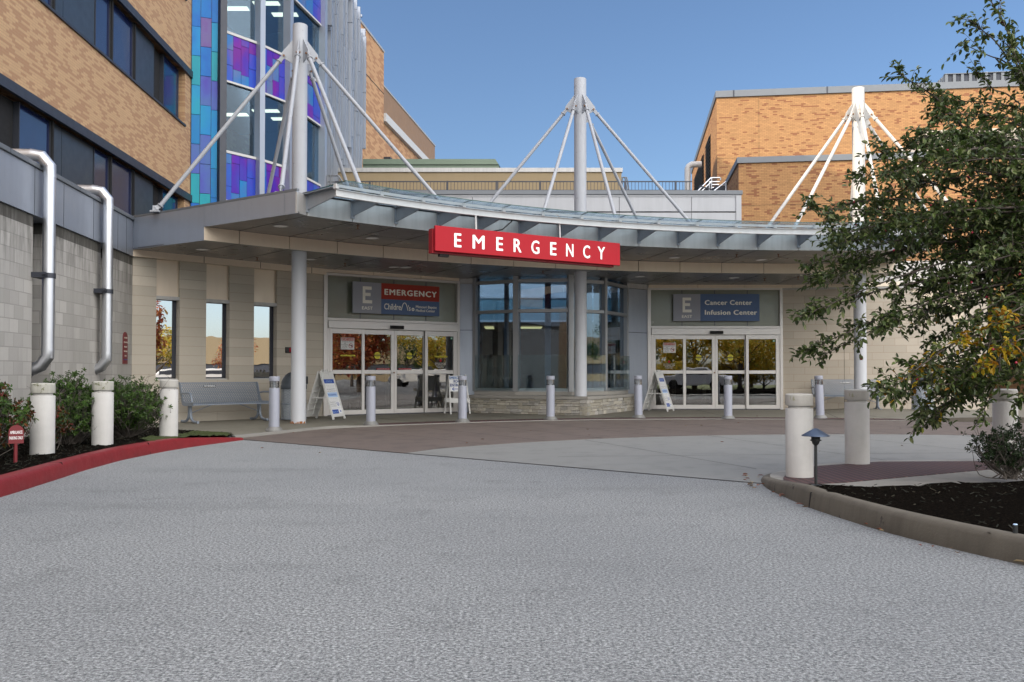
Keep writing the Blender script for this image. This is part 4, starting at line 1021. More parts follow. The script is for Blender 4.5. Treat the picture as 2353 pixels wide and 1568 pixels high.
# glass awning: arms, rim, clips, panes
for k,a in enumerate(ANG):
    p0=Vector((*pol(C0,RU-.02,a),0)); p1=Vector((*pol(C0,RG+.03,a),0)); d=(p1-p0).normalized(); s=Vector((-d.y,d.x,0))
    g=G(); t=.012
    q=[p0-s*t,p0+s*t,p1+s*t,p1-s*t]
    g.hexa([(*q[0].xy,4.12),(*q[1].xy,4.12),(*q[2].xy,4.257),(*q[3].xy,4.257)]+[(*v.xy,4.395) for v in q])
    w=.055 if k else .10; q=[p0-s*w,p0+s*w,p1+s*w,p1-s*w]; g.hexa([(*v.xy,4.397) for v in q]+[(*v.xy,4.412) for v in q])
    q=[p0-s*.04-d*.0,p0+s*.04,p0+s*.04+d*.02,p0-s*.04+d*.02]; g.hexa([(*v.xy,4.08) for v in q]+[(*v.xy,4.39) for v in q])
    g.build('awning_arm',STEELG,EX)
RA=[A0-.12]+ANG[1:]
g=G()
for a,b in zip(RA,RA[1:]):
    for k in range(5):
        x,y=a+(b-a)*k/5,a+(b-a)*(k+1)/5
        for r0,r1,z0,z1 in ((RG,RG+.014,4.255,4.362),(RG-.03,RG+.06,4.362,4.374),(RG-.02,RG+.05,4.243,4.255)):
            p,q,p2,q2=pol(C0,r0,x),pol(C0,r0,y),pol(C0,r1,x),pol(C0,r1,y)
            g.hexa([(*p,z0),(*q,z0),(*q2,z0),(*p2,z0),(*p,z1),(*q,z1),(*q2,z1),(*p2,z1)])
g.build('rim_beam',STEELW,EX)
g=G()
for a,b in zip(RA,RA[1:]):
    for k in range(5):
        x,y=a+.12+(b-a-.24)*k/5,a+.12+(b-a-.24)*(k+1)/5
        p,q,p2,q2=pol(C0,RG-.035,x),pol(C0,RG-.035,y),pol(C0,RG-.02,x),pol(C0,RG-.02,y)
        g.hexa([(*p,4.40),(*q,4.40),(*q2,4.40),(*p2,4.40),(*p,4.452),(*q,4.452),(*q2,4.452),(*p2,4.452)])
g.build('glass_clip_strip',STEELW,EX)
g=G()
for a in RA:
    p=Vector((*pol(C0,RG-.045,a),0)); d=Vector((math.sin(R(a)),math.cos(R(a)),0)); s=Vector((d.y,-d.x,0)); q=[p-s*.035,p+s*.035,p+s*.035+d*.08,p-s*.035+d*.08]
    g.hexa([(*v.xy,4.374) for v in q]+[(*v.xy,4.458) for v in q])
g.build('glass_clamp',STEELW,EX)
for a,b in zip(RA,RA[1:]):
    g=G()
    for k in range(4):
        x,y=a+.05+(b-a-.1)*k/4,a+.05+(b-a-.1)*(k+1)/4
        p,q,p2,q2=pol(C0,14.84,x),pol(C0,14.84,y),pol(C0,RU-.06,x),pol(C0,RU-.06,y)
        g.hexa([(*p,4.463),(*q,4.463),(*q2,4.43),(*p2,4.43),(*p,4.475),(*q,4.475),(*q2,4.442),(*p2,4.442)])
    g.build('awning_pane',GAWN,EX)
g=G()
for a in RA:
    p=Vector((*pol(C0,14.84,a),4.47)); q=Vector((*pol(C0,RU-.06,a),4.437)); g.bar(p,q,.014,.016)
for a,b in zip(RA,RA[1:]):
    for k in range(4):
        x,y=a+(b-a)*k/4,a+(b-a)*(k+1)/4; g.bar((*pol(C0,14.835,x),4.469),(*pol(C0,14.835,y),4.469),.008,.014)
g.build('glass_edge',pm('glass_edge_green',(.03,.085,.075),.3),EX)

# ------------------------------------------------------------------ masts with stay rods
MD=[((-4.65,19.72),8.74,.161,[(-7.42,18.78,4.47,1),(-6.1,21.8,4.42,0),(-4.32,16.85,4.47,1),(-2.85,17.6,4.47,1),(-3.6,22.0,4.42,0),(-1.15,20.3,4.42,1)],WALKZ,MAST,'left white mast with stay rods, standing by the bench and round bin'),
    ((1.79,23.62),8.83,.161,[(-1.45,23.3,4.42,1),(.60,21.4,4.42,1),(2.55,21.4,4.42,1),(4.15,26.0,4.42,0),(5.25,23.8,4.42,1)],.50,MAST,'middle grey-white mast with stay rods, rising from the stone wall'),
    ((9.35,24.3),8.80,.161,[(6.3,23.4,4.42,1),(6.75,21.9,4.42,1),(9.0,21.8,4.42,1),(9.9,26.6,4.42,0),(12.5,25.4,4.42,0),(11.75,22.6,4.42,1)],WALKZ,MASTW,'right sunlit white mast with flaking paint, partly behind the tree')]
for (xy,top,r,rods,bz_,mat,lab_) in MD:
    M_=thing('canopy_mast',lab_,'mast',(*xy,0),0,'masts carrying the canopy')
    g=G(); g.tube([(0,0,4.42),(0,0,top-.012),(0,0,top)],[r,r,r-.01],40); g.build('pole',mat,M_,smooth=40)
    g=G(); g.tube([(0,0,bz_),(0,0,3.76)],r,40); g.build('column',COLP,M_,smooth=40)
    if bz_<.1:
        g=G(); rr=random.Random(5)
        for k in range(26):
            a=rr.uniform(3.4,6.0); h=rr.uniform(.01,.05); g.tube([(r*1.0*math.cos(a),r*1.0*math.sin(a),bz_),(r*math.cos(a),r*math.sin(a),bz_+h)],.012,6)
        g.build('rust_flake',RUST,M_)
    for (x,y,z,front) in rods:
        e=Vector((x-xy[0],y-xy[1],z)); d2=Vector((e.x,e.y,0)).normalized(); s2=Vector((-d2.y,d2.x,0))
        at_=d2*.35+Vector((0,0,8.02 if front else 7.82)); dr=(e-at_).normalized()
        # gusset plate welded to the pole
        g=G(); z1=at_.z
        for sg in (0,):
            pl=[(d2*(r-.02)+Vector((0,0,z1+.40))),(d2*(r-.02)+Vector((0,0,z1-.16))),(d2*.31+Vector((0,0,z1-.07))),(d2*.40+Vector((0,0,z1-.03))),(d2*.39+Vector((0,0,z1+.07)))]
            n5=len(pl); g.v=[tuple(p-s2*.011) for p in pl]+[tuple(p+s2*.011) for p in pl]; g.f=[tuple(range(n5)),tuple(range(2*n5-1,n5-1,-1))]+[(k,k+n5,(k+1)%n5+n5,(k+1)%n5) for k in range(n5)]; g.m=[0]*len(g.f); g.uv=[None]*len(g.f)
        g.build('gusset_plate',mat,M_)
        a0_=at_+dr*.06; L_=(e-a0_).length
        g=G(); q=a0_+dr*.10; q2=e-dr*.16
        g.tube([q,q2],.043,18)
        rd=g.build('stay_rod',mat,M_,smooth=40)
        g=G()
        g.tube([q-dr*.01,q+dr*.012],.066,18); g.tube([q2-dr*.012,q2+dr*.01],.066,18)
        for sg in (-1,1):
            g.bar(at_-dr*.03+s2*.022*sg,q,.016,.085,up=dr.cross(s2)); g.bar(q2,e+Vector((0,0,.06))+s2*.022*sg,.016,.085,up=dr.cross(s2))
        g.build('clevis',mat,rd)
        g=G(); g.tube([at_-s2*.05,at_+s2*.05],.022,10); b_=g.build('bolt',BOLT,rd)
        g=G(); g.bar(e+Vector((0,0,-.02)),e+Vector((0,0,.12)),.02,.12,up=d2); g.box(e.x-.09,e.x+.09,e.y-.09,e.y+.09,e.z-.02,e.z+.012); g.build('anchor_plate',mat,rd)

# ------------------------------------------------------------------ hanging EMERGENCY sign
P1=Vector((-1.47,17.30)); P2=Vector((2.36,19.72)); d=(P2-P1).normalized(); LS=(P2-P1).length
ES=thing('emergency_sign','long red hanging sign reading EMERGENCY in white letters','sign',(*P1,3.45),math.atan2(d.y,d.x))
g=G(); g.box(0,LS,0,.06,0,.487); g.build('sign_panel',SIGNR,ES,bevel=.004)
g=G(); g.box(-.02,LS-.10,.10,.24,-.035,.44); g.build('back_panel',pm('sign_red_back',(.30,.012,.02),.5),ES)
g=G(); lw=[.155,.265,.155,.185,.195,.155,.185,.18,.195]; lp=[1051.5,1099.3,1147.8,1189,1230,1271.5,1309.4,1348,1382]
for ch,px,w in zip('EMERGENCY',lp,lw):
    k=(px-CX)/F; c=(k*P1.y-P1.x)/(d.x-k*d.y)
    text_into(g,ch,c,.105,h=.28,w=w*1.04,y=-.004,bold=.024,align='C')
g.build('lettering',LETW,ES)
g=G(); 
for x in (.96,3.0): g.tube([(x,.10,.44),(x,.12,.79)],.017,10)
g.build('hanger_rod',STEELW,ES)
g=G(); g.box(.15,.35,.1,.18,-.09,-.04); g.tube([(1.25,.12,.47),(1.6,.14,.56),(1.85,.2,.75),(1.95,.3,.86)],.014,8); g.build('cable',BLACK,ES)
# ------------------------------------------------------------------ pale upper storey behind the canopy
US=thing('upper_storey','pale metal panelled upper storey behind the canopy','building',(0,0,0))
YU=29.5; xl=at(900,440,YU).x; xr=at(1703,440,YU).x; zt=at(1400,438.5,YU).z
js=[at(px,460,YU).x for px in (920,1086,1255,1423,1589,1691)]
g=G()
zs=[(3.9,at(1400,489,YU).z),(at(1400,486,YU).z,at(1400,449.5,YU).z)]
g.box(xl,js[0]-.01,YU,YU+.06,*zs[0]); 
for z0,z1 in zs:
    xs=[xl]+js
    for a,b in zip(xs,xs[1:]): g.box(a+.008,b-.008,YU,YU+.06,z0,z1)
g.build('panel',PWHITE,US)
g=G(); g.box(js[-1]+.0,xr,YU-.03,YU+.08,3.9,zt-.14); g.box(xl,js[-1],YU-.02,YU+.05,zt-.20,zt-.14); g.build('frame',PWHITE,US)
g=G(); g.box(xl,xr-.005,YU+.061,YU+.5,3.9,zt-.16); g.build('backing',BLACK,US)
g=G(); g.box(xl-.05,xr+.04,YU-.06,YU+.6,zt-.137,zt); g.build('coping',COPE,US,bevel=.01)
g=G(); g.box(xl,xr,YU+.6,40,zt-.5,zt-.3); g.build('roof',COPE,US)
# roof railing
YR=31.2; RL_=thing('roof_railing','dark steel railing along the roof edge behind the canopy','railing',(0,0,0))
z1=at(1200,416.5,YR).z; z0=at(1200,440,YR).z-.2; x0=at(770,420,YR).x; x1=at(1590,420,YR).x
g=G(); g.box(x0,x1,YR-.02,YR+.02,z1-.035,z1); g.box(x0,x1,YR-.015,YR+.015,z0+.22,z0+.25); g.build('rail',DKMET,RL_)
g=G(); x=x0
while x<x1: g.box(x-.008,x+.008,YR-.008,YR+.008,z0,z1-.036); x+=.118
g.build('balusters',DKMET,RL_)
for px in (850,1028,1142,1241,1343,1436,1589 if False else 1552):
    X_=at(px,420,YR).x; g=G(); g.box(X_-.035,X_+.035,YR-.045,YR-.022,z0-.1,z1+.0); g.build('post',DKMET,RL_)
# ladder rails at the left end of the roof
LD=thing('roof_ladder','grey guard rail with sloping stringer beside the fins','railing',(0,0,0))
g=G(); a=at(752,405,33); b=at(778,405,33)
for (p,q) in (((752,404),(778,404)),((778,404),(798,436)),((752,404),(752,440)),((778,404),(778,440)),((752,418),(778,418)),((760,404),(760,440))):
    g.tube([at(*p,33),at(*q,33)],.03,8)
g.build('rail',COPE,LD)
LD=thing('roof_ladder','small grey roof ladder hoops at the right end of the beige block','railing',(0,0,0))
g=G()
for (p,q) in (((1430,408),(1440,408)),((1440,408),(1446,440)),((1430,408),(1430,440)),((1436,408),(1442,440)),((1430,418),(1443,418))):
    g.tube([at(*p,40),at(*q,40)],.03,8)
g.build('rail',COPE,LD)
# beige penthouse
YB=43; PB=thing('beige_building','long low beige rendered block with grey roof edge behind the railing','building',(0,0,0))
x0=at(700,400,YB).x; x1=at(1428,400,YB).x; z1=at(1100,386.5,YB).z
g=G(); g.box(x0,x1,YB,YB+6,5,z1-.2); g.build('wall',BEIGE,PB)
g=G(); g.box(x0-.05,x1+.05,YB-.06,YB+6.06,z1-.197,z1); g.build('coping',FASC,PB)
g=G(); p=at(1118,378,YB+2); g.tube([(at(1225,384,YB+2).x,YB+2,z1-.05),(at(1225,384,YB+2).x,YB+2,z1+.22)],.48,24); X_=at(1225,384,YB+2).x
g.tube([(X_-2.6,YB+2.3,z1+.10),(X_+.2,YB+2.3,z1+.16),(X_+.75,YB+2.3,z1+.14),(X_+.8,YB+2.3,z1-.1)],.035,8); g.build('vent',GALV,PB,smooth=40)
# green roofed building
YG=52; GB=thing('green_building','pale green metal roof building far behind the beige block','building',(0,0,0))
x0=at(834,375,YG).x; x1=at(1146,375,YG).x; z1=at(1000,366.5,YG).z
g=G(); g.box(x0,x1,YG,YG+8,6,z1-.32); g.build('wall',GREENR,GB)
g=G(); g.hexa([(x0,YG-.08,z1-.31),(x1,YG-.08,z1-.31),(x1+.9,YG+8,z1-.31),(x0,YG+8,z1-.31),(x0,YG-.08,z1),(x1-.2,YG-.08,z1),(x1+.2,YG+8,z1),(x0,YG+8,z1)]); g.build('roof',GREENR,GB)

# ------------------------------------------------------------------ left brick wing
wd=Vector((.0464,-1,0)).normalized(); WO=Vector((-11.07,31,0))
LWG=thing('brick_building','tall mottled tan brick wing with dark ribbon windows on the left','building',WO,math.atan2(wd.y,wd.x))
# local +x runs towards the camera, outward normal is local +y
def uw(px):
    k=(px-CX)/F; return (k*WO.y-WO.x)/(wd.x-k*wd.y)
def zfl(y_at_corner): return at(434,y_at_corner,31).z
FH=4.28; L2=zfl(450); 
rowsz=[L2-FH+0, L2, L2+FH, L2+2*FH, L2+3*FH, L2+4*FH]     # top of dark lintels
SILLH=2.07   # window height + lintel
ue=uw(420.5); LWING=14.0; TALL=25.0
g=G()
zprev=0.
body_hi=25.2
for zt_ in rowsz[1:5]:
    zs_=zt_-SILLH
    g.box(.0,LWING,-12,0,zprev,zs_); g.box(0,ue,-12,0,zs_,zt_); g.box(ue,LWING,-12,-.55,zs_,zt_); zprev=zt_
g.box(0,LWING,-12,0,zprev,body_hi)
g.build('wall',BRL,LWG)
g=G(); g.box(LWING,42,-12,0,0,17.4); g.build('wall',BRL,LWG)
mods=[uw(c*.3298) for c in (1255,1150,1088,948,940,790,780,675,455,385,375)]
mod_kind=['G','D','P','M','G','M','G','P','P','M']
per=mods[-1]-mods[0]
for ri,zt_ in enumerate(rowsz[1:5]):
    zs_=zt_-SILLH; zl=zt_-.23
    g=G(); g.box(ue-.1,LWING,.0,.08,zl,zt_); g.box(-.02,ue-.1,.0,.08,zl,zt_); g.build('lintel',DKMET,LWG)
    g=G(); g.box(ue,LWING,-.12,.05,zs_,zs_+.06); g.build('sill',DKMET,LWG)
    gp=G(); gm=G(); base=mods[0]; 
    for rep in range(3):
        for k,kd in enumerate(mod_kind):
            a=mods[k]+rep*per; b=mods[k+1]+rep*per
            if a>LWING-.3: break
            b=min(b,LWING)
            if kd=='G':
                w_=G(); w_.box(a+.02,b-.02,-.16,-.15,zs_+.06,zl-.02); fr=G(); fr.box(a-.0,a+.03,-.3,-.12,zs_+.06,zl); fr.box(b-.03,b,-.3,-.12,zs_+.06,zl); fr.box(a+.03,b-.03,-.3,-.14,zl-.03,zl)
                fo=fr.build('window',DKMET,LWG); w_.build('pane',GBLUE,fo)
            elif kd=='P': gp=G(); gp.box(a+.01,b-.01,-.2,-.14,zs_+.06,zl); gp.build('spandrel_panel',DKPAN,LWG)
            elif kd=='M': gm=G(); gm.box(a,b,-.3,-.08,zs_+.06,zl); gm.build('mullion',BLACK,LWG)
            else: gm=G(); gm.box(a+.01,b-.01,-.3,-.25,zs_+.06,zl); gm.build('dark_panel',BLACK,LWG)
g=G(); g.box(0,LWING,-11.9,-.56,9,9.02); 
g.build('floor_slab',BLACK,LWG)

# ------------------------------------------------------------------ curtain-wall tower
TP=[Vector((-11.05,31.0))]
def nextpt(px,dirx,diry):
    k=(px-CX)/F; d=Vector((dirx,diry)).normalized(); o=TP[-1]; t=(k*o.y-o.x)/(d.x-k*d.y); TP.append(o+d*t)
nextpt(503,5300,2080); nextpt(590,1500,2080); nextpt(655,1030,2080); nextpt(735,366,2080)
TW=thing('curtain_wall_tower','glass stair tower with iridescent blue and purple panels and grey fins','tower',(0,0,0))
HT=21.4
# dichroic strip: three columns of overlapping panels
a,b=TP[0],TP[1]; d=(b-a).normalized(); L_=(b-a).length; nn=Vector((d.y,-d.x)); rr=random.Random(4)
def seg(g,a,b,u0,u1,t0,t1,z0,z1):
    d=(b-a).normalized(); n_=Vector((-d.y,d.x)); q=[a+d*u0+n_*t0,a+d*u1+n_*t0,a+d*u1+n_*t1,a+d*u0+n_*t1]
    g.hexa([(*p,z0) for p in q]+[(*p,z1) for p in q])
g=G(); cols=[(0,.30),(.30,.67),(.67,1.)]
for ci,(u0,u1) in enumerate(cols):
    z=5.2-rr.random()*1.2
    while z<HT:
        h=1.02; zz=min(z+h,HT); t=rr.uniform(0,.02)
        seg(g,a,b,u0*L_+.008,u1*L_-.008,-.03-t,.0,z+.008,zz-.008); z+=h
g.build('dichroic_cladding','dichroic_panel',TW)
g=G(); seg(g,a,b,-.1,L_,.002,.3,3,HT); g.build('backing',DKMET,TW)
# storeys from the photograph on the first glazed bay
za=[at(545,y,(TP[1].y+TP[2].y)/2).z for y in (86,199,356)]
HS=za[0]-za[2]; ztop=[za[2]-HS*1, za[2], za[0], za[0]+HS, za[0]+2*HS]   # underside of each clear light / top of dichroic
hd=za[0]-za[1]
def towerbay(i,frac=1.,pur=.5):
    a,b=TP[i],TP[i+1]; L_=(b-a).length; W_=.11
    for zt_ in ztop:
        if zt_-hd>HT: continue
        z0=zt_-hd; z1=min(zt_,HT)
        g=G(); rr=random.Random(int(zt_*7)+i*13); nc=4; us=[0]+sorted([ (k+rr.uniform(-.12,.12))/nc for k in range(1,nc)])+[1]
        for u0,u1 in zip(us,us[1:]):
            z=z0+.07-rr.uniform(.1,.7)
            while z<z1:
                h=rr.choice((.55,.8,1.05)); q0=max(z,z0+.07); q1=min(z+h,z1-.05)
                if q1-q0>.05: seg(g,a,b,W_+u0*(L_-2*W_)+.006,W_+u1*(L_-2*W_)-.006,-.01-rr.uniform(0,.015),.02,q0+.006,q1-.006)
                z+=h
        g.build('dichroic_cladding','dichroic_violet',TW)
        w=G(); zc0=zt_+.03; zc1=min(zt_+HS-hd,HT)
        if zc0<HT:
            w.v=[]; seg(w,a,b,W_,L_-W_,.05,.06,zc0,zc1); fr=G(); seg(fr,a,b,W_,L_-W_,-.05,.08,zt_-.045,zt_+.045)
            if zc1<HT: seg(fr,a,b,W_,L_-W_,-.05,.08,zc1-.0,zc1+.07)
            fo=fr.build('window',TRIMW,TW); w.build('pane',GTOW,fo)
for i in (1,2,3): towerbay(i)
for i in (1,2,3,4):
    a=TP[i]; d=(TP[min(i+1,4)]-TP[i-1]).normalized(); n_=Vector((-d.y,d.x)); w=.12
    g=G(); q=[a-d*w-n_*.22,a+d*w-n_*.22,a+d*w+n_*.1,a-d*w+n_*.1]; g.hexa([(*p,3.5) for p in q]+[(*p,HT) for p in q]); g.build('mullion',DKMET if i==1 else PANEL,TW)
# floors, ceilings and lit lamps inside
for zt_ in ztop:
    zc=zt_+HS-hd-.02
    g=G(); g.prism([(TP[1].x+.1,TP[1].y+.35),(TP[2].x+.1,TP[2].y+.3),(TP[3].x-.05,TP[3].y+.3),(TP[4].x-.3,TP[4].y),(-16,40),(-16,33)],zc,zc+.1); g.build('ceiling',TOWI,TW)
    g=G(); 
    for (x,y) in ((-9.55,34.9),(-9.1,36.0),(-10.9,35.4)): g.box(x-.5,x+.5,y-.18,y+.18,zc-.03,zc-.005)
    g.build('lamp',emimat('tower_lamp',(1,.80,.52),1.25) if 'tower_lamp' not in MATS else MATS['tower_lamp'],TW)
    g=G(); g.prism([(TP[1].x+.1,TP[1].y+.35),(TP[2].x+.1,TP[2].y+.3),(TP[3].x-.05,TP[3].y+.3),(TP[4].x-.3,TP[4].y),(-16,40),(-16,33)],zt_-.5,zt_-.35); g.build('floor',TOWI,TW)
g=G(); g.box(-16.2,-16,33,40,3,HT); g.box(-16,-8.6,39.5,39.7,3,HT); g.build('inner_wall',TOWI,TW)
# fins
FA=TP[4]; k=(838-CX)/F; fd=Vector((.0464*-1,1)).normalized(); t=(k*FA.y-FA.x)/(fd.x-k*fd.y); FB=FA+fd*t; LF=t
g=G(); seg(g,FA,FB,0,LF,.28,.9,3,HT-.4); g.build('backing',pm('tower_dark_back',(.10,.085,.085),.5),TW)
rr=random.Random(9); n=30
for k in range(n):
    u=LF*(k+.15)/n; g=G(); dpt=rr.uniform(.16,.40); zt_=HT-rr.uniform(0,1.6) if k>25 else HT; zb=3.4 if k<27 else rr.uniform(9,14)
    z=zb; wd_=rr.choice((.10,.14,.20))
    while z<zt_:
        h=rr.uniform(2.2,3.6); o=rr.uniform(-.03,.03); 
        if rr.random()>.10: seg(g,FA,FB,u,u+wd_,.28-dpt+o,.27,z+.01,min(z+h,zt_)-.012)
        z+=h
    g.build('fin',PANEL,TW)
g=G()
for k in range(4):
    u=LF*rr.uniform(.05,.9); z=rr.uniform(6,17); seg(g,FA,FB,u,u+.18,.262,.275,z,z+2.5)
g.build('slot_window',DKMET,TW)

# ------------------------------------------------------------------ far brick blocks beyond the tower
FD=Vector((.13,1,0)).normalized()
# near block: right edge at px 880 Y 61
k=(880-CX)/F; Y1=61; o=Vector((k*Y1,Y1,0)); B1=thing('brick_block','tan brick block rising behind the grey fins','building',o,math.atan2(-FD.y,-FD.x))
zt1=at(880,117,61).z
g=G(); g.box(0,26,-14,0,3,zt1-.15); g.build('wall',BRF,B1)
g=G(); g.box(-.05,26,-14,.05,zt1-.147,zt1); g.build('coping',FASC,B1)
g=G(); g.box(0,26,.002,.006,zt1-3.0,zt1-2.93); g.build('joint',BLACK,B1)
o2=Vector((k*Y1-.12,Y1+.02,0)); Y2=77; kb=(998.5-CX)/F
L2_=None; t=(kb*o2.y-o2.x)/(FD.x-kb*FD.y); e=o2+FD*t
B2=thing('brick_block','long far brick block with brown roof band and ribbon window','building',e,math.atan2(-FD.y,-FD.x)); zt2=at(998.5,334,e.y).z
g=G(); g.box(0,t-.1,-12,0,3,zt2-2.55); g.build('wall',BRF,B2)
g=G(); g.box(0,t-.1,-11.9,.0,zt2-2.0,zt2-.12); g.build('roof_band',BROWNM,B2)
g=G(); g.box(-.1,t-.1,-12,.25,zt2-2.55,zt2-2.0); g.build('trim',TRIMW,B2)
g=G(); g.box(-.05,t-.1,-12,.05,zt2-.12,zt2); g.build('coping',FASC,B2)
g=G(); g.box(2.0,t-.3,.002,.03,zt2-7.3,zt2-5.2); g.build('window',DKMET,B2)
q=G()
x=2.1
while x<t-1.2: q.box(x,x+1.0,.031,.04,zt2-7.2,zt2-5.35); x+=1.15
q.build('pane',GBLUE,B2)
g=G(); g.box(1.9,t-.3,.0,.5,zt2-5.15,zt2-4.95); g.build('lintel',DKMET,B2)

# ------------------------------------------------------------------ right orange brick building
RA_=math.atan2(-.126,.992)
c1=at(1647,225,44); RB=thing('brick_building','sunlit orange brick building with grey roof edge on the right','building',(c1.x,44,0),RA_)
zu=c1.z
g=G(); g.box(0,26,0,17,5,zu-.0); g.build('wall',BRR,RB)
g=G(); g.box(-.06,26,-.07,17.05,zu+.003,zu+.32); g.build('coping',COPE,RB)
g=G()
for x in (.8,5.2,12.5,19): g.box(x-.03,x+.03,-.085,-.071,zu,zu+.32)
g.build('coping_joint',DKMET,RB)
g=G(); g.box(2.0-.006,2.0+.006,-.002,.0,6,zu); g.box(12.4,12.412,-.002,0,6,zu); g.box(0,26,-.002,0,zu-3.0,zu-2.985); g.build('control_joint',BLACK,RB)
# louvres on the lit side face (local x = 0 plane)
for (y0,y1,z1_) in ((3.3,6.1,zu-.9),(7.5,14.7,zu-.95)):
    lo=G(); lo.box(-.01,.0,y0,y1,7.5,z1_); lf=lo.build('louvre',BLACK,RB); q=G(); z=7.5
    while z<z1_-.1: q.hexa([(-.10,y0,z),(-.02,y0,z+.10),(-.02,y1,z+.10),(-.10,y1,z),(-.10,y0,z+.012),(-.02,y0,z+.112),(-.02,y1,z+.112),(-.10,y1,z+.012)]); z+=.2
    q.build('blade',COPE,lf)
# roof screen and flue on top
q0=at(2172,205,42.75); 
PS=thing('roof_screen','ribbed grey metal roof screen on the orange brick building','screen',(q0.x,q0.y,zu+.33),RA_); PS.scale=(1,1,.36)
g=G(); x=0
while x<14: g.box(x,x+.13,0,.06,0,1.12); x+=.36
g.build('rib',COPE,PS); g=G(); g.box(0,14,.07,.12,0,1.12); g.build('backing',DKMET,PS); g=G(); g.box(-.03,14,-.03,.15,1.12,1.2); g.box(-.03,14,-.03,.15,-.12,.0); g.build('rail',COPE,PS)
g=G(); y=0.1
while y<6: g.box(-.02,.05,y,y+.2,0,1.12); y+=.36
g.build('rib',COPE,PS)
p=at(2264,168,45); fl=thing('flue_pipe','short silver flue pipe above the ribbed roof screen','pipe',(p.x,p.y,0)); g=G(); g.cyl((0,0),.17,zu+.1,p.z,20); g.build('pipe',GALV,fl,smooth=40)
# lower brick volume in front
c2=at(1697,376,37); LB=thing('brick_wing','lower orange brick wing half in shadow behind the right mast','building',(c2.x,37,0),RA_); zl_=c2.z
g=G(); g.box(0,11.2,0,6.9,4.0,zl_); g.box(11.2,26,0,6.9,0,zl_); g.build('wall',BRR,LB)
g=G(); g.box(-.06,26,-.07,6.9,zl_+.003,zl_+.24); g.build('coping',COPE,LB)
g=G(); g.box(6.9,6.91,-.002,0,4,zl_); g.box(-.0,26,-.0022,-.0002,zl_-1.75,zl_-1.738); g.build('control_joint',BLACK,LB)
# rooftop cooling unit
p=at(2122,372,39); AC=thing('rooftop_unit','beige rooftop cooling unit with fan covers behind the tree','cooling unit',(at(2118,360,39).x,38.6,zl_+.24),RA_)
g=G(); g.box(0,6.2,0,2.6,.15,1.55); g.build('casing',ACB,AC,bevel=.02)
g=G()
x=.5
while x<6: g.box(x,x+.16,-.012,0,.35,1.45); x+=.22
g.build('grille',pm('unit_grille',(.28,.25,.21),.6),AC)
for x in (1.7,4.4):
    g=G(); g.lathe([(.85,1.55),(.85,1.62),(.6,1.72),(.0,1.76)],28,c=(x,1.2)); g.build('fan_cover',TRIMW,AC,smooth=40)
g=G(); g.box(-.015,0,.5,1.0,.5,.95); g.box(-.015,0,1.5,2.0,.9,1.2); g.build('label_plate',TRIMW,AC)
# stairs rail on the low roof + white pipe
ST_=thing('roof_stair','galvanised roof stair with handrails against the orange brick','stair',(0,0,0))
g=G()
def pl(*ps): g.tube([at(*p) for p in ps],.035,8)
pl((1641,439,38.5),(1668,418,38.5),(1668,439,38.5)) 
pl((1603,440,40),(1634,409,40),(1654,409,40)); pl((1630,440,40),(1630,418,40),(1654,418,40)); pl((1635,440,40),(1635,409,40)); pl((1635,425,40),(1652,425,40)); pl((1635,432,40),(1650,432,40)); pl((1612,440,40),(1634,419,40)); pl((1656,415,40),(1656,409,40))
g.build('handrail',GALV,ST_)
g=G(); g.bar(at(1606,430,40.2),at(1640,441,40.2),.5,.05); g.bar(at(1640,438,39.6),at(1666,438,39.6),.8,.25); g.build('tread',DKMET,ST_)
wp=thing('white_pipe','fat white insulated pipe elbow at the left of the brick building','pipe',(0,0,0)); g=G(); a=at(1580,440,46); b=at(1580,388,46)
g.tube([a,b,b+Vector((.05,0,.12)),b+Vector((.2,0,.22)),b+Vector((.7,0,.22))],.155,16); g.build('pipe',TRIMW,wp,smooth=50)
# ------------------------------------------------------------------ concrete bollards
def conc_bollard(label,loc,h=.88,cap=CONCC):
    T=thing('concrete_bollard',label,'bollard',loc,0,'thick concrete bollards')
    r=.136; g=G(); g.lathe([(r,-.08),(r,h-.155),(r-.004,h-.148),(r-.026,h-.146),(r-.028,h-.115)],48); g.build('shaft',CONCB,T,smooth=35)
    g=G(); g.lathe([(r-.028,h-.118),(r-.002,h-.118),(r,h-.112),(r,h-.012),(r-.012,h),(0,h+.004)],48); g.build('cap',cap,T,smooth=35)
    return T
CAPD=pm('bollard_cap_mossy',(.46,.455,.41),.9,0,.2,4,streak=.75,bmp=.6,bs=90,spots=(9,.56,(.13,.135,.07)))
for lab_,px,py,z,h,cp in (('pale concrete bollard with blackened mossy cap by the ambulance sign',84,1052,.10,.88,CAPD),
    ('pale concrete bollard in the mulch between two green shrubs',225,1032,.09,.90,CAPD),
    ('pale concrete bollard at the mossy corner beside the bench',380,1013,.07,.93,CONCC),
    ('concrete bollard behind the small path light on the island',1847,1099,.052,.84,CONCC),
    ('concrete bollard in the middle of the island, half under the tree branches',1980,1068,.052,.86,CONCC)):
    p=gnd(px,py,z); conc_bollard(lab_,(p.x,p.y+.13,z),h,cp)
conc_bollard('concrete bollard behind the tree and the dark shrub at the right edge',(5.85,10.75,.052),.86)
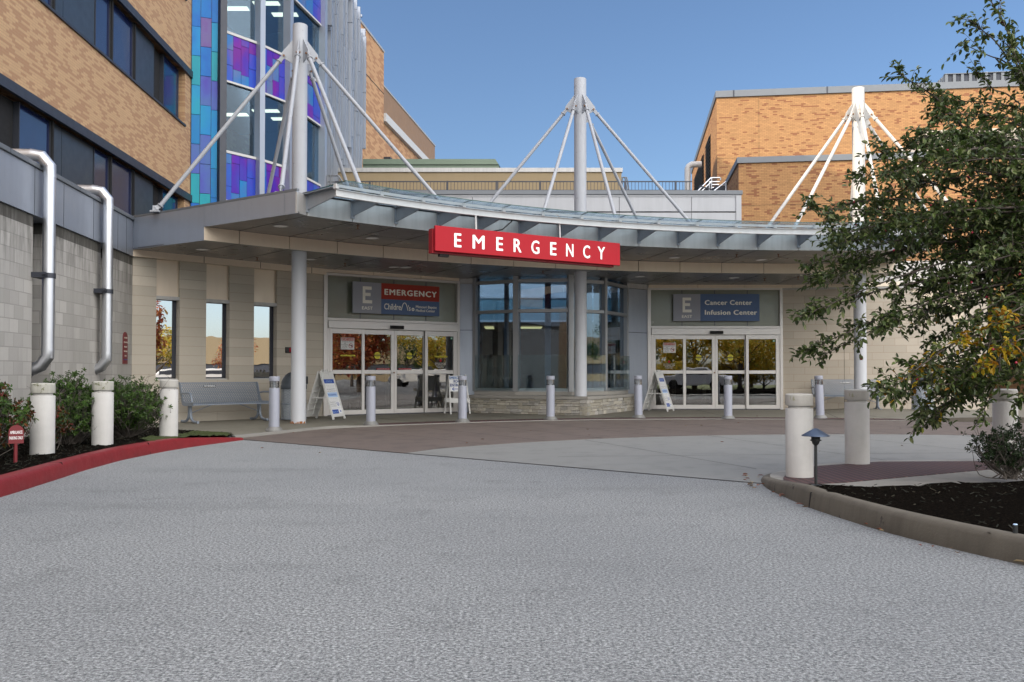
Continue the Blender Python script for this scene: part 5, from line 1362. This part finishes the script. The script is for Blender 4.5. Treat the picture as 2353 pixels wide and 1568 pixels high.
# ------------------------------------------------------------------ lighted metal bollards
def light_bollard(label,loc,tilt=0):
    T=thing('light_bollard',label,'bollard light',loc,0,'slim metal bollard lights along the kerb'); T.rotation_euler=(0,tilt,0)
    r=.098; g=G(); g.lathe([(.165,0),(.165,.012),(.115,.075),(r,.078)],32); g.build('base',BOLB,T,smooth=35)
    g=G(); g.lathe([(r,.07),(r,.80),(r-.006,.803),(0,.803)],32); g.build('shaft',BOLM,T,smooth=35)
    g=G(); g.lathe([(r-.008,.803),(r-.008,.935)],32); g.build('lens',GCLR,T,smooth=60)
    g=G()
    for z in (.83,.86,.89,.915): g.lathe([(.045,z),(.066,z+.012),(.03,z+.018)],20)
    g.lathe([(.03,.803),(.03,.93)],12); g.build('lamp_core',GALV,T,smooth=50)
    g=G(); g.lathe([(r,.933),(r+.001,.936),(r+.001,1.015),(r-.008,1.022),(0,1.024)],32); g.build('cap',BOLM,T,smooth=35)
    return T
for lab_,px,py,t in (('slim metal bollard light in front of the left bench end, leftmost of its row',626,991,0),
    ('slim metal bollard light in front of the EMERGENCY doors',850,977,0),
    ('slim metal bollard light in front of the blue lettered folding sign',1062,970.5,0),
    ('slim brownish metal bollard light in front of the stone wall',1265.5,965,0),
    ('slim metal bollard light beside the right A-frame board',1469,961,-.012),
    ('slim metal bollard light in front of the Cancer Center doors',1676,963,0),
    ('leaning metal bollard light in front of the right bench',1889,962,-.035)):
    p=gnd(px,py,.018); light_bollard(lab_,(p.x,p.y+.12,.018),t)
# ------------------------------------------------------------------ benches
def bench(label,loc,rot):
    T=thing('park_bench',label,'bench',loc,rot); hw=.95
    prof=[(-.33,.40),(-.345,.425),(-.33,.45),(-.25,.455),(-.05,.435),(.06,.43),(.12,.45),(.17,.52),(.225,.68),(.275,.86),(.29,.885),(.31,.875)]
    def sheet(pr,name):
        g=G(); L=0
        for a,b in zip(pr,pr[1:]):
            dl=math.hypot(b[0]-a[0],b[1]-a[1])
            g.face([(-hw,a[0],a[1]),(hw,a[0],a[1]),(hw,b[0],b[1]),(-hw,b[0],b[1])],uv=[(-hw,L),(hw,L),(hw,L+dl),(-hw,L+dl)]); L+=dl
        return g.build(name,BENCH,T)
    sheet(prof[:6],'seat'); sheet(prof[5:],'backrest')
    for s in (-1,1):
        g=G(); x=s*hw; pl_=[(-.345,.385),(-.36,.46),(-.06,.455),(.04,.46),(.09,.50),(.14,.6),(.22,.86),(.27,.895),(.315,.88),(.30,.82),(.19,.50),(.14,.40),(.05,.375)]
        n5=len(pl_); g.v=[(x-.008,p[0],p[1]) for p in pl_]+[(x+.008,p[0],p[1]) for p in pl_]; g.f=[tuple(range(n5)),tuple(range(2*n5-1,n5-1,-1))]+[(k,k+n5,(k+1)%n5+n5,(k+1)%n5) for k in range(n5)]; g.m=[0]*len(g.f); g.uv=[None]*len(g.f)
        g.build('side_plate',BENCHF,T)
        g=G(); g.tube([(x+s*.02,.17,.64),(x+s*.03,.0,.66),(x+s*.03,-.2,.66),(x+s*.03,-.27,.64),(x+s*.03,-.31,.58),(x+s*.02,-.33,.46)],.021,12); g.build('armrest',BENCHF,T,smooth=60)
        xl=s*(hw-.10)
        for q in (-1,1):
            g=G(); pts=[(xl,q*.035,.42),(xl,q*.035,.22),(xl,q*.06,.13),(xl,q*.12,.065),(xl,q*.21,.035),(xl,q*.36,.032)]
            g.tube(smooth3(pts),.030,14); g.build('leg',BENCHF,T,smooth=60)
        g=G(); g.tube([(xl,0,.21),(s*.28,-.0,.41)],.010,8); g.build('brace',BENCHF,T)
    g=G(); g.bar((-hw,-.33,.405),(hw,-.33,.405),.02,.02); g.bar((-hw,.06,.42),(hw,.06,.42),.03,.02); g.bar((-hw,.295,.875),(hw,.295,.875),.014,.014); g.build('edge_rail',BENCHF,T)
    y,z=.262,.80; pl2=G(); pl2.hexa([(-.15,y-.012,z-.028),(.15,y-.012,z-.028),(.15,y-.006,z-.028),(-.15,y-.006,z-.028),(-.15,y+.006,z+.032),(.15,y+.006,z+.032),(.15,y+.012,z+.032),(-.15,y+.012,z+.032)]); 
    o=pl2.build('smoking_plate',LETK,T,loc=(-.25 if rot>.1 else 0,0,0))
    g=G(); text_into(g,'NO SMOKING',0,0,h=.032,w=.27,bold=.02,align='C'); g.build('lettering',LETW,o,loc=(0,y-.0145+.0,z-.015)).rotation_euler=(R(-16),0,0)
    return T
def smooth3(P,n=5):
    out=[]
    P=[Vector(p) for p in P]
    for i in range(len(P)-1):
        p0=P[max(i-1,0)];p1=P[i];p2=P[i+1];p3=P[min(i+2,len(P)-1)]
        for k in range(n):
            t=k/n; out.append(.5*((2*p1)+(p2-p0)*t+(2*p0-5*p1+4*p2-p3)*t*t+(-p0+3*p1-3*p2+p3)*t**3))
    out.append(P[-1]); return out
dv=Vector((math.cos(th),math.sin(th),0)); nv=Vector((math.sin(th),-math.cos(th),0))
bench('pale blue-grey mesh bench with NO SMOKING plate below the tall windows',A+dv*1.86+nv*.62+Vector((0,0,WALKZ)),th)
bench('grey mesh bench against the right tan wall, behind the right mast',(9.75,26.35,.03),math.atan2(-.6,5.6)*1.)
# ------------------------------------------------------------------ bins
def bin_(label,loc,rot):
    T=thing('litter_bin',label,'bin',loc,rot); r=.285
    g=G(); g.lathe([(r,.03),(r,.36),(r,.38),(r,.72)],40,uvr=r); g.build('mesh_body',CANM,T,smooth=60)
    g=G(); g.lathe([(r-.03,.05),(r-.03,.72)],32); g.build('liner',BLACK,T,smooth=60)
    g=G(); 
    for z in (.02,.365): g.lathe([(r+.006,z),(r+.012,z+.012),(r+.006,z+.024),(r,z+.012)],40)
    g.build('hoop',BENCHF,T)
    g=G(); g.lathe([(r+.01,.72),(r+.015,.73),(r+.015,.80),(r+.005,.815),(r+.0,.88),(r-.03,.97),(r-.09,1.05),(r-.17,1.10),(.0,1.125)],40); g.build('dome',CAND,T,smooth=40)
    g=G(); g.box(-.14,.14,-r-.03,-r+.1,.83,1.02); q=g.build('flap_frame',CAND,T,bevel=.02); g=G(); g.box(-.11,.11,-r-.034,-r-.02,.855,.995); g.build('flap',BLACK,q)
    return T
p=gnd(668,967,WALKZ); bin_('round mesh bin with dark dome lid, half hidden by the left column',(p.x,p.y+.28,WALKZ),R(62))
p=gnd(2124,945,.06); bin_('round mesh litter bin behind the tree near the right bench',(p.x,p.y+.1,.08),R(10))
# ------------------------------------------------------------------ folding boards
def aframe(label,loc,rot,small=False):
    T=thing('aframe_sign',label,'folding sign',loc,rot); H=1.13; S=.36; w=.31
    def P(u,v,o,side): # u across, v along slope 0 top..1 bottom, o outwards
        L=math.hypot(H,S); nz=S/L; ny=H/L
        return (u, side*(-(S*v)-ny*o), H-H*v+nz*o)
    for side in (1,-1):
        g=G()
        def slab(u0,u1,v0,v1,o0,o1,m=0):
            q=[P(u,v,o,side) for o in (o0,o1) for (u,v) in ((u0,v0),(u1,v0),(u1,v1),(u0,v1))]; g.hexa(q,m)
        slab(-w,-w+.05,0,1,0,.035); slab(w-.05,w,0,1,0,.035); slab(-w+.05,w-.05,0.02,.17,0,.03); slab(-w+.05,w-.05,.90,.95,0,.035)
        slab(-w+.05,w-.05,.17,.90,.004,.014)
        if side<0:
            for v in (.3,.42,.54,.66,.78): slab(-w+.05,w-.05,v,v+.015,-.02,.004)
            slab(-.012,.012,.17,.9,-.02,.004)
        for u in (-.09,0,.09): slab(u-.025,u+.025,-.035,.09,.03,.045)
        fr=g.build('panel',PLW,T)
        if side>0:
            g=G(); slab(-w+.055,w-.055,.185,.885,.0145,.018); po=g.build('poster',PAPER,fr)
            g=G(); slab(-w+.05,w-.05,.17,.255,.0182,.02) if not small else slab(-w+.14,w-.06,.17,.255,.0182,.02)
            slab(-w+.055,.08,.80,.885,.0182,.02); slab(.16,.21,.825,.855,.0182,.02); g.build('blue_block',BLUEP,fr)
            g=G(); slab(-w+.055,w-.055,.445,.545,.0182,.0195); g.build('pale_block',BLUEL,fr)
            L=math.hypot(H,S)
            def fn(off):
                def f(p): return P(p[0], p[2], off, 1)
                return f
            def tx(g,s,x,v,h,w_,al='C',bo=.0): 
                text_into(g,s,x,0,h=h,w=w_,align=al,bold=bo,fn=lambda p:P(p[0], v-p[2]/L, .0212,1))
            g=G(); tx(g,'ATTENTION',0,.235,.05,.30); tx(g,'Keeping You Safe',-.09,.86,.035,.26); g.build('lettering',BLUEL,fr)
            g=G()
            for k,(s,v,x,wd) in enumerate((('Patients experiencing COVID-19',.385,0,.44),('symptoms may have no visitors',.425,0,.42),('Masks must be worn',.655,-.08,.27),('at all times to cover',.695,-.08,.28),('the nose and mouth',.735,-.08,.27))): tx(g,s,x,v,.026,wd)
            g.build('lettering',LETK,fr)
            g=G()
            tx(g,'For the health and safety of our patients',0,.305,.014,.42); tx(g,'and staff please note the following',0,.335,.014,.36); tx(g,'Thank you for your cooperation and patience',0,.575,.014,.42); tx(g,'Visitors please ask at the front desk for help',0,.775,.014,.44)
            g.build('small_print',CONCC,fr)
            g=G()
            for k in range(7):
                u=-.19+.062*k; slab(u-.014,u+.014,.475,.515,.0198,.021)
            pr=None
            for k in range(17):
                t=math.pi*k/16; q=(.15+.055*math.cos(t),.66+.075*math.sin(t)/L*1.0)
                if pr: a=Vector(P(pr[0],pr[1],.0205,1)); b=Vector(P(q[0],q[1],.0205,1)); g.bar(a,b,.010,.003,up=(0,-1,.3))
                pr=q
            for v in (.66,.69,.712): slab(.115,.185,v-.004,v+.003,.019,.021)
            g.build('symbol',BLUEP,fr)
    g=G(); 
    for x in (-w-.004,w+.004-.008): g.bar((x+.004,-S*.55,H*.45),(x+.004,S*.55,H*.45),.006,.02)
    g.build('hinge_strap',PLW,T)
    return T
aframe('white A-frame notice board headed ATTENTION beside the left column',(-4.45,21.55,WALKZ),R(74))
aframe('white A-frame notice board with narrow crooked poster by the Cancer Center doors',(4.20,26.05,WALKZ),R(63),True)
T=thing('folding_barricade_sign','white folding board reading EMERGENCY ROOM ENTRANCE in blue with a left arrow','folding sign',(-1.48,24.42,WALKZ),R(22))
H=1.04; S=.27
def Pb(u,z,o=0): f=1-z/H; return (u,-(S*f)-o,z)
for side in (1,-1):
    g=G()
    for s in (-1,1):
        a=Vector((s*.235,-.0*side,H)); b=Vector((s*.27,-S*side,0)); g.bar(a,b,.032,.055,up=(0,1,0))
    g.bar((-.29,-side*(S*(1-.36/H)+.02),.36),(.29,-side*(S*(1-.36/H)+.02),.36),.022,.12)
    fr=g.build('leg_frame',PLW,T)
    if side>0:
        g=G(); z0,z1=.60,1.02; q=[Pb(-.265,z0,.028),Pb(.265,z0,.028),Pb(.265,z0,.018),Pb(-.265,z0,.018),Pb(-.245,z1,.028),Pb(.245,z1,.028),Pb(.245,z1,.018),Pb(-.245,z1,.018)]; g.hexa(q); bo=g.build('board',PAPER,T)
        g=G(); fn=lambda p:Pb(p[0],p[2],.031)
        text_into(g,'ROOM',0,.835,h=.075,w=.25,align='C',bold=.035,fn=fn); text_into(g,'ENTRANCE',0,.735,h=.075,w=.46,align='C',bold=.035,fn=fn)
        g.bar(Pb(-.17,.665,.031),Pb(.20,.665,.031),.016,.004,up=(0,-1,.2)); g.bar(Pb(-.18,.665,.031),Pb(-.125,.708,.031),.016,.004,up=(0,-1,.2)); g.bar(Pb(-.18,.665,.031),Pb(-.125,.622,.031),.016,.004,up=(0,-1,.2))
        g.build('lettering',LETB,bo)
        g=G(); text_into(g,'EMERGENCY',0,.930,h=.072,w=.47,align='C',bold=.035,fn=fn); g.build('lettering',pm('letter_sky_blue',(.03,.20,.55),.5),bo)
# ------------------------------------------------------------------ small fittings
p=gnd(36,1064,.13); T=thing('parking_sign','small maroon AMBULANCE PARKING ONLY sign on a short post','sign',(p.x,p.y,.11),R(38)); T.scale=(.70,.8,1)
g=G(); g.tube([(0,.014,-.05),(0,.014,.34)],.028,14); g.build('post',MAROON,T,smooth=50)
g=G(); w=.105; pts=[(-w,.23),(w,.23),(w,.36)]+[(w*math.cos(t),.36+.07*math.sin(t)) for t in [k*math.pi/10 for k in range(1,10)]]+[(-w,.36)]; n=len(pts)
g.v=[(q[0],-.016,q[1]) for q in pts]+[(q[0],-.008,q[1]) for q in pts]; g.f=[tuple(range(n)),tuple(range(2*n-1,n-1,-1))]+[(k,k+n,(k+1)%n+n,(k+1)%n) for k in range(n)]; g.m=[0]*len(g.f); g.uv=[None]*len(g.f); g.build('plate',MAROON,T)
g=G(); text_into(g,'AMBULANCE',0,.335,h=.034,w=.17,y=-.018,align='C',bold=.02); text_into(g,'PARKING ONLY',0,.275,h=.034,w=.19,y=-.018,align='C',bold=.02); g.build('lettering',LETW,T)
p=gnd(1875,1113,.12); T=thing('path_light','low dark path light with a conical cap at the island edge','path light',(p.x,p.y,.10))
g=G(); g.tube([(0,0,-.02),(0,0,.38)],.013,12); g.lathe([(.05,.0),(.05,.012),(.02,.02)],16); g.build('stem',PATHS,T)
g=G(); g.lathe([(.0,.515),(.02,.51),(.118,.452),(.121,.446),(.118,.444),(.02,.47),(0,.47)],36); g.build('cap',PATHC,T,smooth=40)
g=G(); g.lathe([(.013,.36),(.03,.38),(.034,.40),(.05,.405),(.05,.412),(.038,.414),(.038,.455)],20); g.build('lamp_holder',PATHS,T,smooth=40)
T=thing('garden_spike','small black garden fitting with a pale blue-white top in the mulch','fitting',(gnd(2333,1212,.19).x,gnd(2333,1212,.19).y,.15)); g=G(); g.cyl((0,0),.014,-.03,.055,12); g.build('body',PATHS,T); g=G(); g.lathe([(.0,.062),(.010,.060),(.013,.055)],12); g.build('top',BLUEL,T)
# fallen leaves
g=G(); rr=random.Random(21)
for k in range(80):
    if k<40: x=rr.uniform(-4,11); y=rr.uniform(12,24)
    elif k<86:
        q=RK[rr.randrange(10,len(RK)-6)]; x=q[0]-abs(rr.gauss(.02,.10)); y=q[1]+rr.uniform(-.1,.1)
    else: continue
    a=rr.uniform(0,6.28); leaf(g,Vector((x,y,.022)),Vector((math.cos(a),math.sin(a),.15)),Vector((0,0,1)),rr.uniform(.03,.07),rr.uniform(.02,.04))
tag(g.build('fallen_leaves',leafmat('fallen_leaf',[(.20,.06,.03),(.30,.22,.12),(.12,.07,.04),(.25,.10,.08)],rough=.8,trans=.1)),kind='stuff')

# ------------------------------------------------------------------ shrubs
def shrub(label,base,rad,h,nst,nleaf,L,mats,share,seed,flat=.0,twigs=True,spread=(1,1),name='shrub'):
    rr=random.Random(seed); T=thing(name,label,'shrub',base)
    st=G(); gs=[G() for _ in mats]
    for k in range(nst):
        a=rr.uniform(0,6.28); ro=math.sqrt(rr.random()); tip=Vector((math.cos(a)*rad*ro*spread[0],math.sin(a)*rad*ro*spread[1],h*(1-.45*ro*ro)*rr.uniform(.75,1.05)))
        b0=Vector((rr.gauss(0,.05),rr.gauss(0,.05),0)); mid=b0.lerp(tip,.5)+Vector((rr.gauss(0,.05),rr.gauss(0,.05),-.02*h))
        path=smooth3([b0,mid,tip],4); st.tube(path,[.006*(1-.8*i/(len(path)-1))+.001 for i in range(len(path))],5,cap=False)
        for j in range(7):
            f=rr.uniform(.35,1); i=min(int(f*(len(path)-1)),len(path)-2); p0=path[i].lerp(path[i+1],rr.random())
            d=Vector((rr.gauss(0,1),rr.gauss(0,1),rr.uniform(.1,1.2))).normalized(); p1=p0+d*rr.uniform(.06,.16)
            st.tube([p0,p1],[.003,.0015],4,cap=False)
            m=0 if rr.random()>share else 1
            for q in range(nleaf):
                a2=6.28*q/nleaf+rr.random(); s=d.orthogonal().normalized(); s=Matrix.Rotation(a2,3,d)@s
                dl=(s+d*rr.uniform(.1,.9)).normalized(); pp=p1-d*rr.uniform(0,.05)
                leaf(gs[m],pp,dl,d,L*rr.uniform(.7,1.15),L*.42)
    if twigs:
        for k in range(int(nst*.08)):
            a=rr.uniform(0,6.28); tip=Vector((math.cos(a)*rad*1.05*spread[0],math.sin(a)*rad*1.05*spread[1],h*rr.uniform(.2,1.08))); path=smooth3([Vector((0,0,0)),tip*.5+Vector((rr.gauss(0,.06),rr.gauss(0,.06),rr.gauss(0,.06))),tip],4)
            st.tube(path,[.006,.006,.005,.005,.004,.004,.003,.002,.0015][:len(path)],5,cap=False)
            for j in range(3):
                p0=path[rr.randrange(3,len(path))]; st.tube([p0,p0+Vector((rr.gauss(0,.07),rr.gauss(0,.07),rr.uniform(0,.1)))],[.003,.001],4,cap=False)
    st.build('stem',TWIG,T)
    for gg,m in zip(gs,mats):
        if gg.v: gg.build('foliage',m,T)
    return T
shrub('red and green leaved azalea behind the ambulance sign at the left edge',(-5.85,10.05,.1),.50,.98,80,8,.066,[LEAFA,LEAFR],.55,1,spread=(.9,1.2))
shrub('reddish low azalea between the first two left bollards',(-5.95,11.5,.1),.34,.55,30,7,.055,[LEAFA,LEAFR],.75,8)
shrub('dense green azalea between the first two left bollards',(-6.0,12.3,.1),.55,.98,150,9,.048,[LEAFA],0,2)
shrub('wide dense green azalea right of the second left bollard',(-5.95,13.9,.08),.78,.95,230,9,.048,[LEAFA],0,3,spread=(.95,1.1))
shrub('dark small-leaved shrub at the right end of the island',(4.78,8.70,.09),.36,.56,60,8,.036,[LEAFD],0,4,spread=(1,.7))
shrub('farther dark small-leaved shrub behind the first, cut by the right edge',(5.45,8.45,.09),.40,.62,60,8,.040,[LEAFD],0,5,spread=(1,.7)).name='shrub'

# ------------------------------------------------------------------ crabapple tree on the right
TR0=Vector((6.5,9.0,.12)); CT_=thing('crabapple_tree','dark green crabapple tree with some yellow leaves reaching in from the right','tree',TR0)
rr=random.Random(42)
wood=G(); fol=G(); foly=G(); fruit=G()
trunk=[Vector(p)-Vector((0,0,0)) for p in ((0,0,-.1),(.03,0,.5),(-.02,.02,1.0),(.05,0,1.6),(.0,.03,2.4),(-.1,0,3.2),(-.25,0,4.0))]
wood.tube(smooth3(trunk,4),[.13-.0045*i for i in range(25)],14)
def limb(tip,start,r0,leafy=1.,yellow=0.,sag=.12,twl=(.10,.34),dens=17):
    tip=tip-TR0; L=(tip-start).length; mid=start.lerp(tip,.5)+Vector((rr.gauss(0,.05*L),rr.gauss(0,.06*L),sag*L+rr.gauss(0,.03*L)))
    q1=start.lerp(mid,.55)+Vector((0,0,.05*L)); path=smooth3([start,q1,mid,mid.lerp(tip,.55)+Vector((rr.gauss(0,.03),rr.gauss(0,.03),.02*L)),tip],5); n=len(path)
    wood.tube(path,[r0*(1-i/(n-1))**.8+.0022 for i in range(n)],7,cap=False)
    # twigs
    tw=int(L*dens*1.0)
    for k in range(tw):
        f=1-(rr.random()**1.25)*.72; i=min(int(f*(n-1)),n-2); p=path[i].lerp(path[i+1],rr.random()); t=(path[i+1]-path[i]).normalized()
        d=(t*rr.uniform(.3,1.1)+Vector((rr.gauss(0,.6),rr.gauss(0,.6),rr.gauss(.05,.6)))).normalized(); l=rr.uniform(*twl)*(1.15-.5*f)
        e=p+d*l+Vector((0,0,rr.gauss(0,.03))); m=p.lerp(e,.5)+Vector((0,0,rr.gauss(.01,.015)))
        wood.tube([p,m,e],[.0035,.0026,.0012],4,cap=False)
        nl=int(l/.026*leafy)+2
        for j in range(nl):
            ff=(j+rr.random())/nl; pp=(p.lerp(m,ff*2) if ff<.5 else m.lerp(e,ff*2-1))
            dl=(d*rr.uniform(.1,.9)+Vector((rr.gauss(0,.7),rr.gauss(0,.7),rr.gauss(-.15,.6)))).normalized()
            up=(Vector((rr.gauss(0,.5),rr.gauss(0,.5),1))).normalized()
            leaf(foly if rr.random()<yellow else fol, pp+dl*.008, dl, up, rr.uniform(.042,.085), rr.uniform(.025,.046))
        if rr.random()<.02: 
            c=e+Vector((0,0,-.03)); 
            for (a,b) in ((0,0),): fruit.tube([c+Vector((0,0,.012)),c+Vector((0,0,.006)),c,c-Vector((0,0,.007)),c-Vector((0,0,.011))],[.002,.009,.012,.009,.002],8)
def tipat(px,py,Y): return at(px,py,Y)
S_=lambda z,x=0: Vector((x,0,z))
# leading top shoots
for (px,py,Y,z0) in ((2283,14,8.9,3.9),(2199,40,8.9,3.9),(2215,118,8.8,3.6),(2340,150,8.6,3.6),(2300,60,9.1,3.9)):
    pass
def hand(px,py,Y,st,r=.016,leafy=1.,sag=.08,dens=17,yellow=0.): limb(tipat(px,py,Y),st-TR0,r,leafy,yellow,sag,dens=dens)
hand(2284,12,8.9,at(2400,330,8.9),.018,1.,.02,20)
hand(2197,40,8.95,at(2320,140,8.9),.006,.9,.05,14); hand(2216,103,8.85,at(2335,165,8.9),.006,.9,.03,14); hand(2240,165,8.9,at(2345,240,8.9),.006,.9,.0,12)
hand(2325,110,8.7,at(2400,300,8.7),.01,1.2,.0,20)
hand(2070,174,9.0,at(2380,420,9.0),.020,1.,-.06,20); hand(2110,205,9.1,at(2300,350,9.0),.008,1.,-.02,18)
tips=[(1858,482,9.4,.06),(1890,505,9.2,.05),(1930,470,9.6,.06),(1852,612,9.2,.10),(1857,722,9.0,.12),(1852,808,9.2,.14),
      (2010,348,9.3,.05),(1960,400,9.5,.05),(2040,395,8.8,.05),(2090,330,9.2,.03),(2150,262,8.9,.02),(2190,232,9.3,.02),(1915,545,8.8,.08),(1900,560,9.6,.08),(1945,625,9.1,.1),(2012,893,8.7,.14),(2070,905,9.0,.14),(2110,965,8.6,.16),(2125,940,8.9,.14),(2170,905,8.3,.14)]
for (px,py,Y,sg) in tips:
    sz=at(2353,py*.62+230,8.8).z-.12
    for k in range(2 if py>520 else 1): limb(tipat(px+rr.uniform(-6,28)*(k),py+rr.gauss(0,22)*k,Y+rr.gauss(0,.3)*k),Vector((-.1+rr.gauss(0,.1),rr.gauss(0,.1),max(.9,min(3.6,sz)))),.017,1.,0 if py<850 else .06,sg)
poly=[(2150,270),(2080,350),(2020,420),(1950,505),(1950,540),(1920,615),(1940,650),(1930,720),(1940,760),(1965,775),(1998,830),(2004,890),(2110,950),(2180,895),(2225,885),(2353,900),(2353,260),(2200,225)]
def inpoly(x,y):
    c=False
    for i in range(len(poly)):
        x1,y1=poly[i]; x2,y2=poly[(i+1)%len(poly)]
        if (y1>y)!=(y2>y) and x<(x2-x1)*(y-y1)/(y2-y1)+x1: c=not c
    return c
cnt=0
while cnt<60:
    px=rr.uniform(1985,2440); py=rr.uniform(250,940)
    if not inpoly(min(px,2350),py): continue
    if px<2110 and rr.random()<.45: continue
    Y=rr.uniform(7.9,10.2); sz=at(2353,py*.62+230,8.8).z-.12
    yl=.0
    if 2050<px<2330 and 740<py<900: yl=.05
    limb(tipat(px,py,Y),Vector((-.05+rr.gauss(0,.15),rr.gauss(0,.2),max(.8,min(3.6,sz)))),.015,1.,yl,.07+.05*(py/900)); cnt+=1
# yellow sprays
for (px,py,Y) in ((2290,745,7.9),(2300,800,7.8),(2210,785,8.0),(2110,862,8.2),(2260,845,7.8)):
    limb(tipat(px,py,Y),tipat(px+60,py-20,Y+.2)-TR0,.006,1.3,.9,.05,dens=30,twl=(.06,.16))
# drooping bottom sprays at the right edge
for (px,py,Y) in ((2262,940,8.0),(2350,920,7.9),(2245,905,8.1)):
    limb(tipat(px,py,Y),tipat(px+40,py-150,Y+.1)-TR0,.006,1.1,.0,.0,dens=30)
wood.build('trunk',BARK,CT_,smooth=70); fol.build('foliage',LEAF,CT_); foly.build('yellow_foliage',LEAFY,CT_); 
if fruit.v: fruit.build('fruit',pm('crabapple_red',(.35,.02,.05),.3),CT_,smooth=60)

# ------------------------------------------------------------------ what the glass mirrors: the open side of the site
def farmat(): pass
def backtree(label,loc,h,rad,mat,seed,n=2600):
    rr=random.Random(seed); T=thing('roadside_tree',label,'tree',loc,rr.uniform(0,6),'autumn trees across the drive')
    g=G(); g.tube([(0,0,0),(.05,0,h*.35),(0,.1,h*.7)],[.2,.14,.05],8)
    for k in range(7): 
        a=rr.uniform(0,6.28); g.tube([(0,0,h*rr.uniform(.2,.5)),(math.cos(a)*rad*.7,math.sin(a)*rad*.7,h*rr.uniform(.5,.85))],[.07,.02],6)
    g.build('trunk',BARK,T)
    f=G(); cl=[(Vector((rr.gauss(0,rad*.42),rr.gauss(0,rad*.42),h*rr.uniform(.3,.92))),rad*rr.uniform(.22,.42)) for _ in range(16)]
    for k in range(n):
        c,r=cl[rr.randrange(16)]; d=Vector((rr.gauss(0,1),rr.gauss(0,1),rr.gauss(0,1))).normalized()
        leaf(f,c+d*r*rr.uniform(.5,1.05),Vector((rr.gauss(0,1),rr.gauss(0,1),rr.gauss(0,.7))),Vector((0,0,1)),.30,.17)
    f.build('crown',mat,T); return T
bt=[backtree('red autumn tree mirrored in the left door glass',(21,9.5,0),5.5,2.6,LEAFO,1),backtree('golden autumn tree mirrored in the right door glass',(13,-10,0),5,3.0,LEAFG,2),backtree('green tree mirrored in the bay glass',(-2,-13,0),6.5,3.2,LEAFV,3)]
rr=random.Random(8)
for k,(i,x,y) in enumerate(((0,27,4),(2,47,18),(1,19,2.5),(1,8,-12.5),(1,18,-14),(2,10,-17),(0,4,-16),(2,40,-2),(0,52,8),(1,46,3),(2,58,-6),(2,60,16),(1,3,-11.5),(0,-8,-15),(1,15.5,-7))):
    c=dup(bt[i],['red autumn tree across the drive, seen only in reflections','golden autumn tree across the drive, seen only in reflections','green tree across the drive, seen only in reflections'][i],(x,y,0),rr.uniform(0,6)); s=rr.uniform(.7,1.1); c.scale=(s,s,s*.9)
EB=thing('office_building','beige low office building with dark ribbon windows across the car park','building',(98,-55,0),R(90))
g=G(); 
for z0,z1 in ((0,1.0),(2.4,6.0)): g.box(0,120,-20,0,z0,z1)
g.build('wall',BEIGE,EB); g=G(); g.box(.1,119.9,-19.9,-.3,0,5.9); g.build('window_band',DKMET,EB); g=G(); g.box(60,75,-12,-3,6.0,9); g.build('roof_block',BEIGE,EB)
def car(label,loc,rot,mat):
    T=thing('parked_car',label,'car',loc,rot,'cars parked across the drive')
    g=G(); pf=[(-2.2,.35),(-2.25,.7),(-1.9,.95),(-1.3,1.0),(-.8,1.42),(.7,1.45),(1.4,1.0),(2.1,.88),(2.25,.6),(2.2,.35)]; n=len(pf)
    g.v=[(x,-.85,z) for x,z in pf]+[(x,.85,z) for x,z in pf]; g.f=[tuple(range(n)),tuple(range(2*n-1,n-1,-1))]+[(k,k+n,(k+1)%n+n,(k+1)%n) for k in range(n)]; g.m=[0]*len(g.f); g.uv=[None]*len(g.f)
    g.build('body',mat,T,bevel=.08)
    g=G(); g.box(-.95,.85,-.86,.86,1.02,1.32); g.build('window',DKMET,T,bevel=.02)
    for x in (-1.35,1.35):
        for y in (-.8,.8): g=G(); g.tube([(x,y-.1,.33),(x,y+.1,.33)],.33,20); g.build('wheel',BLACK,T)
    return T
for k in range(9):
    c=dup(bt[1],'low golden hedge clump across the drive, seen only in reflections',(7.5+k*1.7,-7.2-.35*k,-.3),rr.uniform(0,6)); c.scale=(.55,.55,.42); c['group']='golden hedge clumps across the drive'; c['category']='hedge'; c.name='hedge_clump'
c0=car('white parked car across the drive, seen in the door glass',(17,7.5,0),R(60),PLW)
for k,(x,y,r_) in enumerate(((20,4.5,60),(38,10,80),(41,6,80),(44,2,80),(12,-4.5,20),(30,-3,75))): dup(c0,'white parked car across the drive, seen in reflections',(x,y,0),R(r_))
g=G(); g.prism([(12.5,-6),(95,-30),(95,40),(30,40),(14,8)],-.02,.012); struct(g.build('car_park','car_park_asphalt'))
g=G(); g.prism([(5,-30),(60,-30),(12,-6.2),(5,-4)],-.02,.016); struct(g.build('lawn','lawn_grass'))
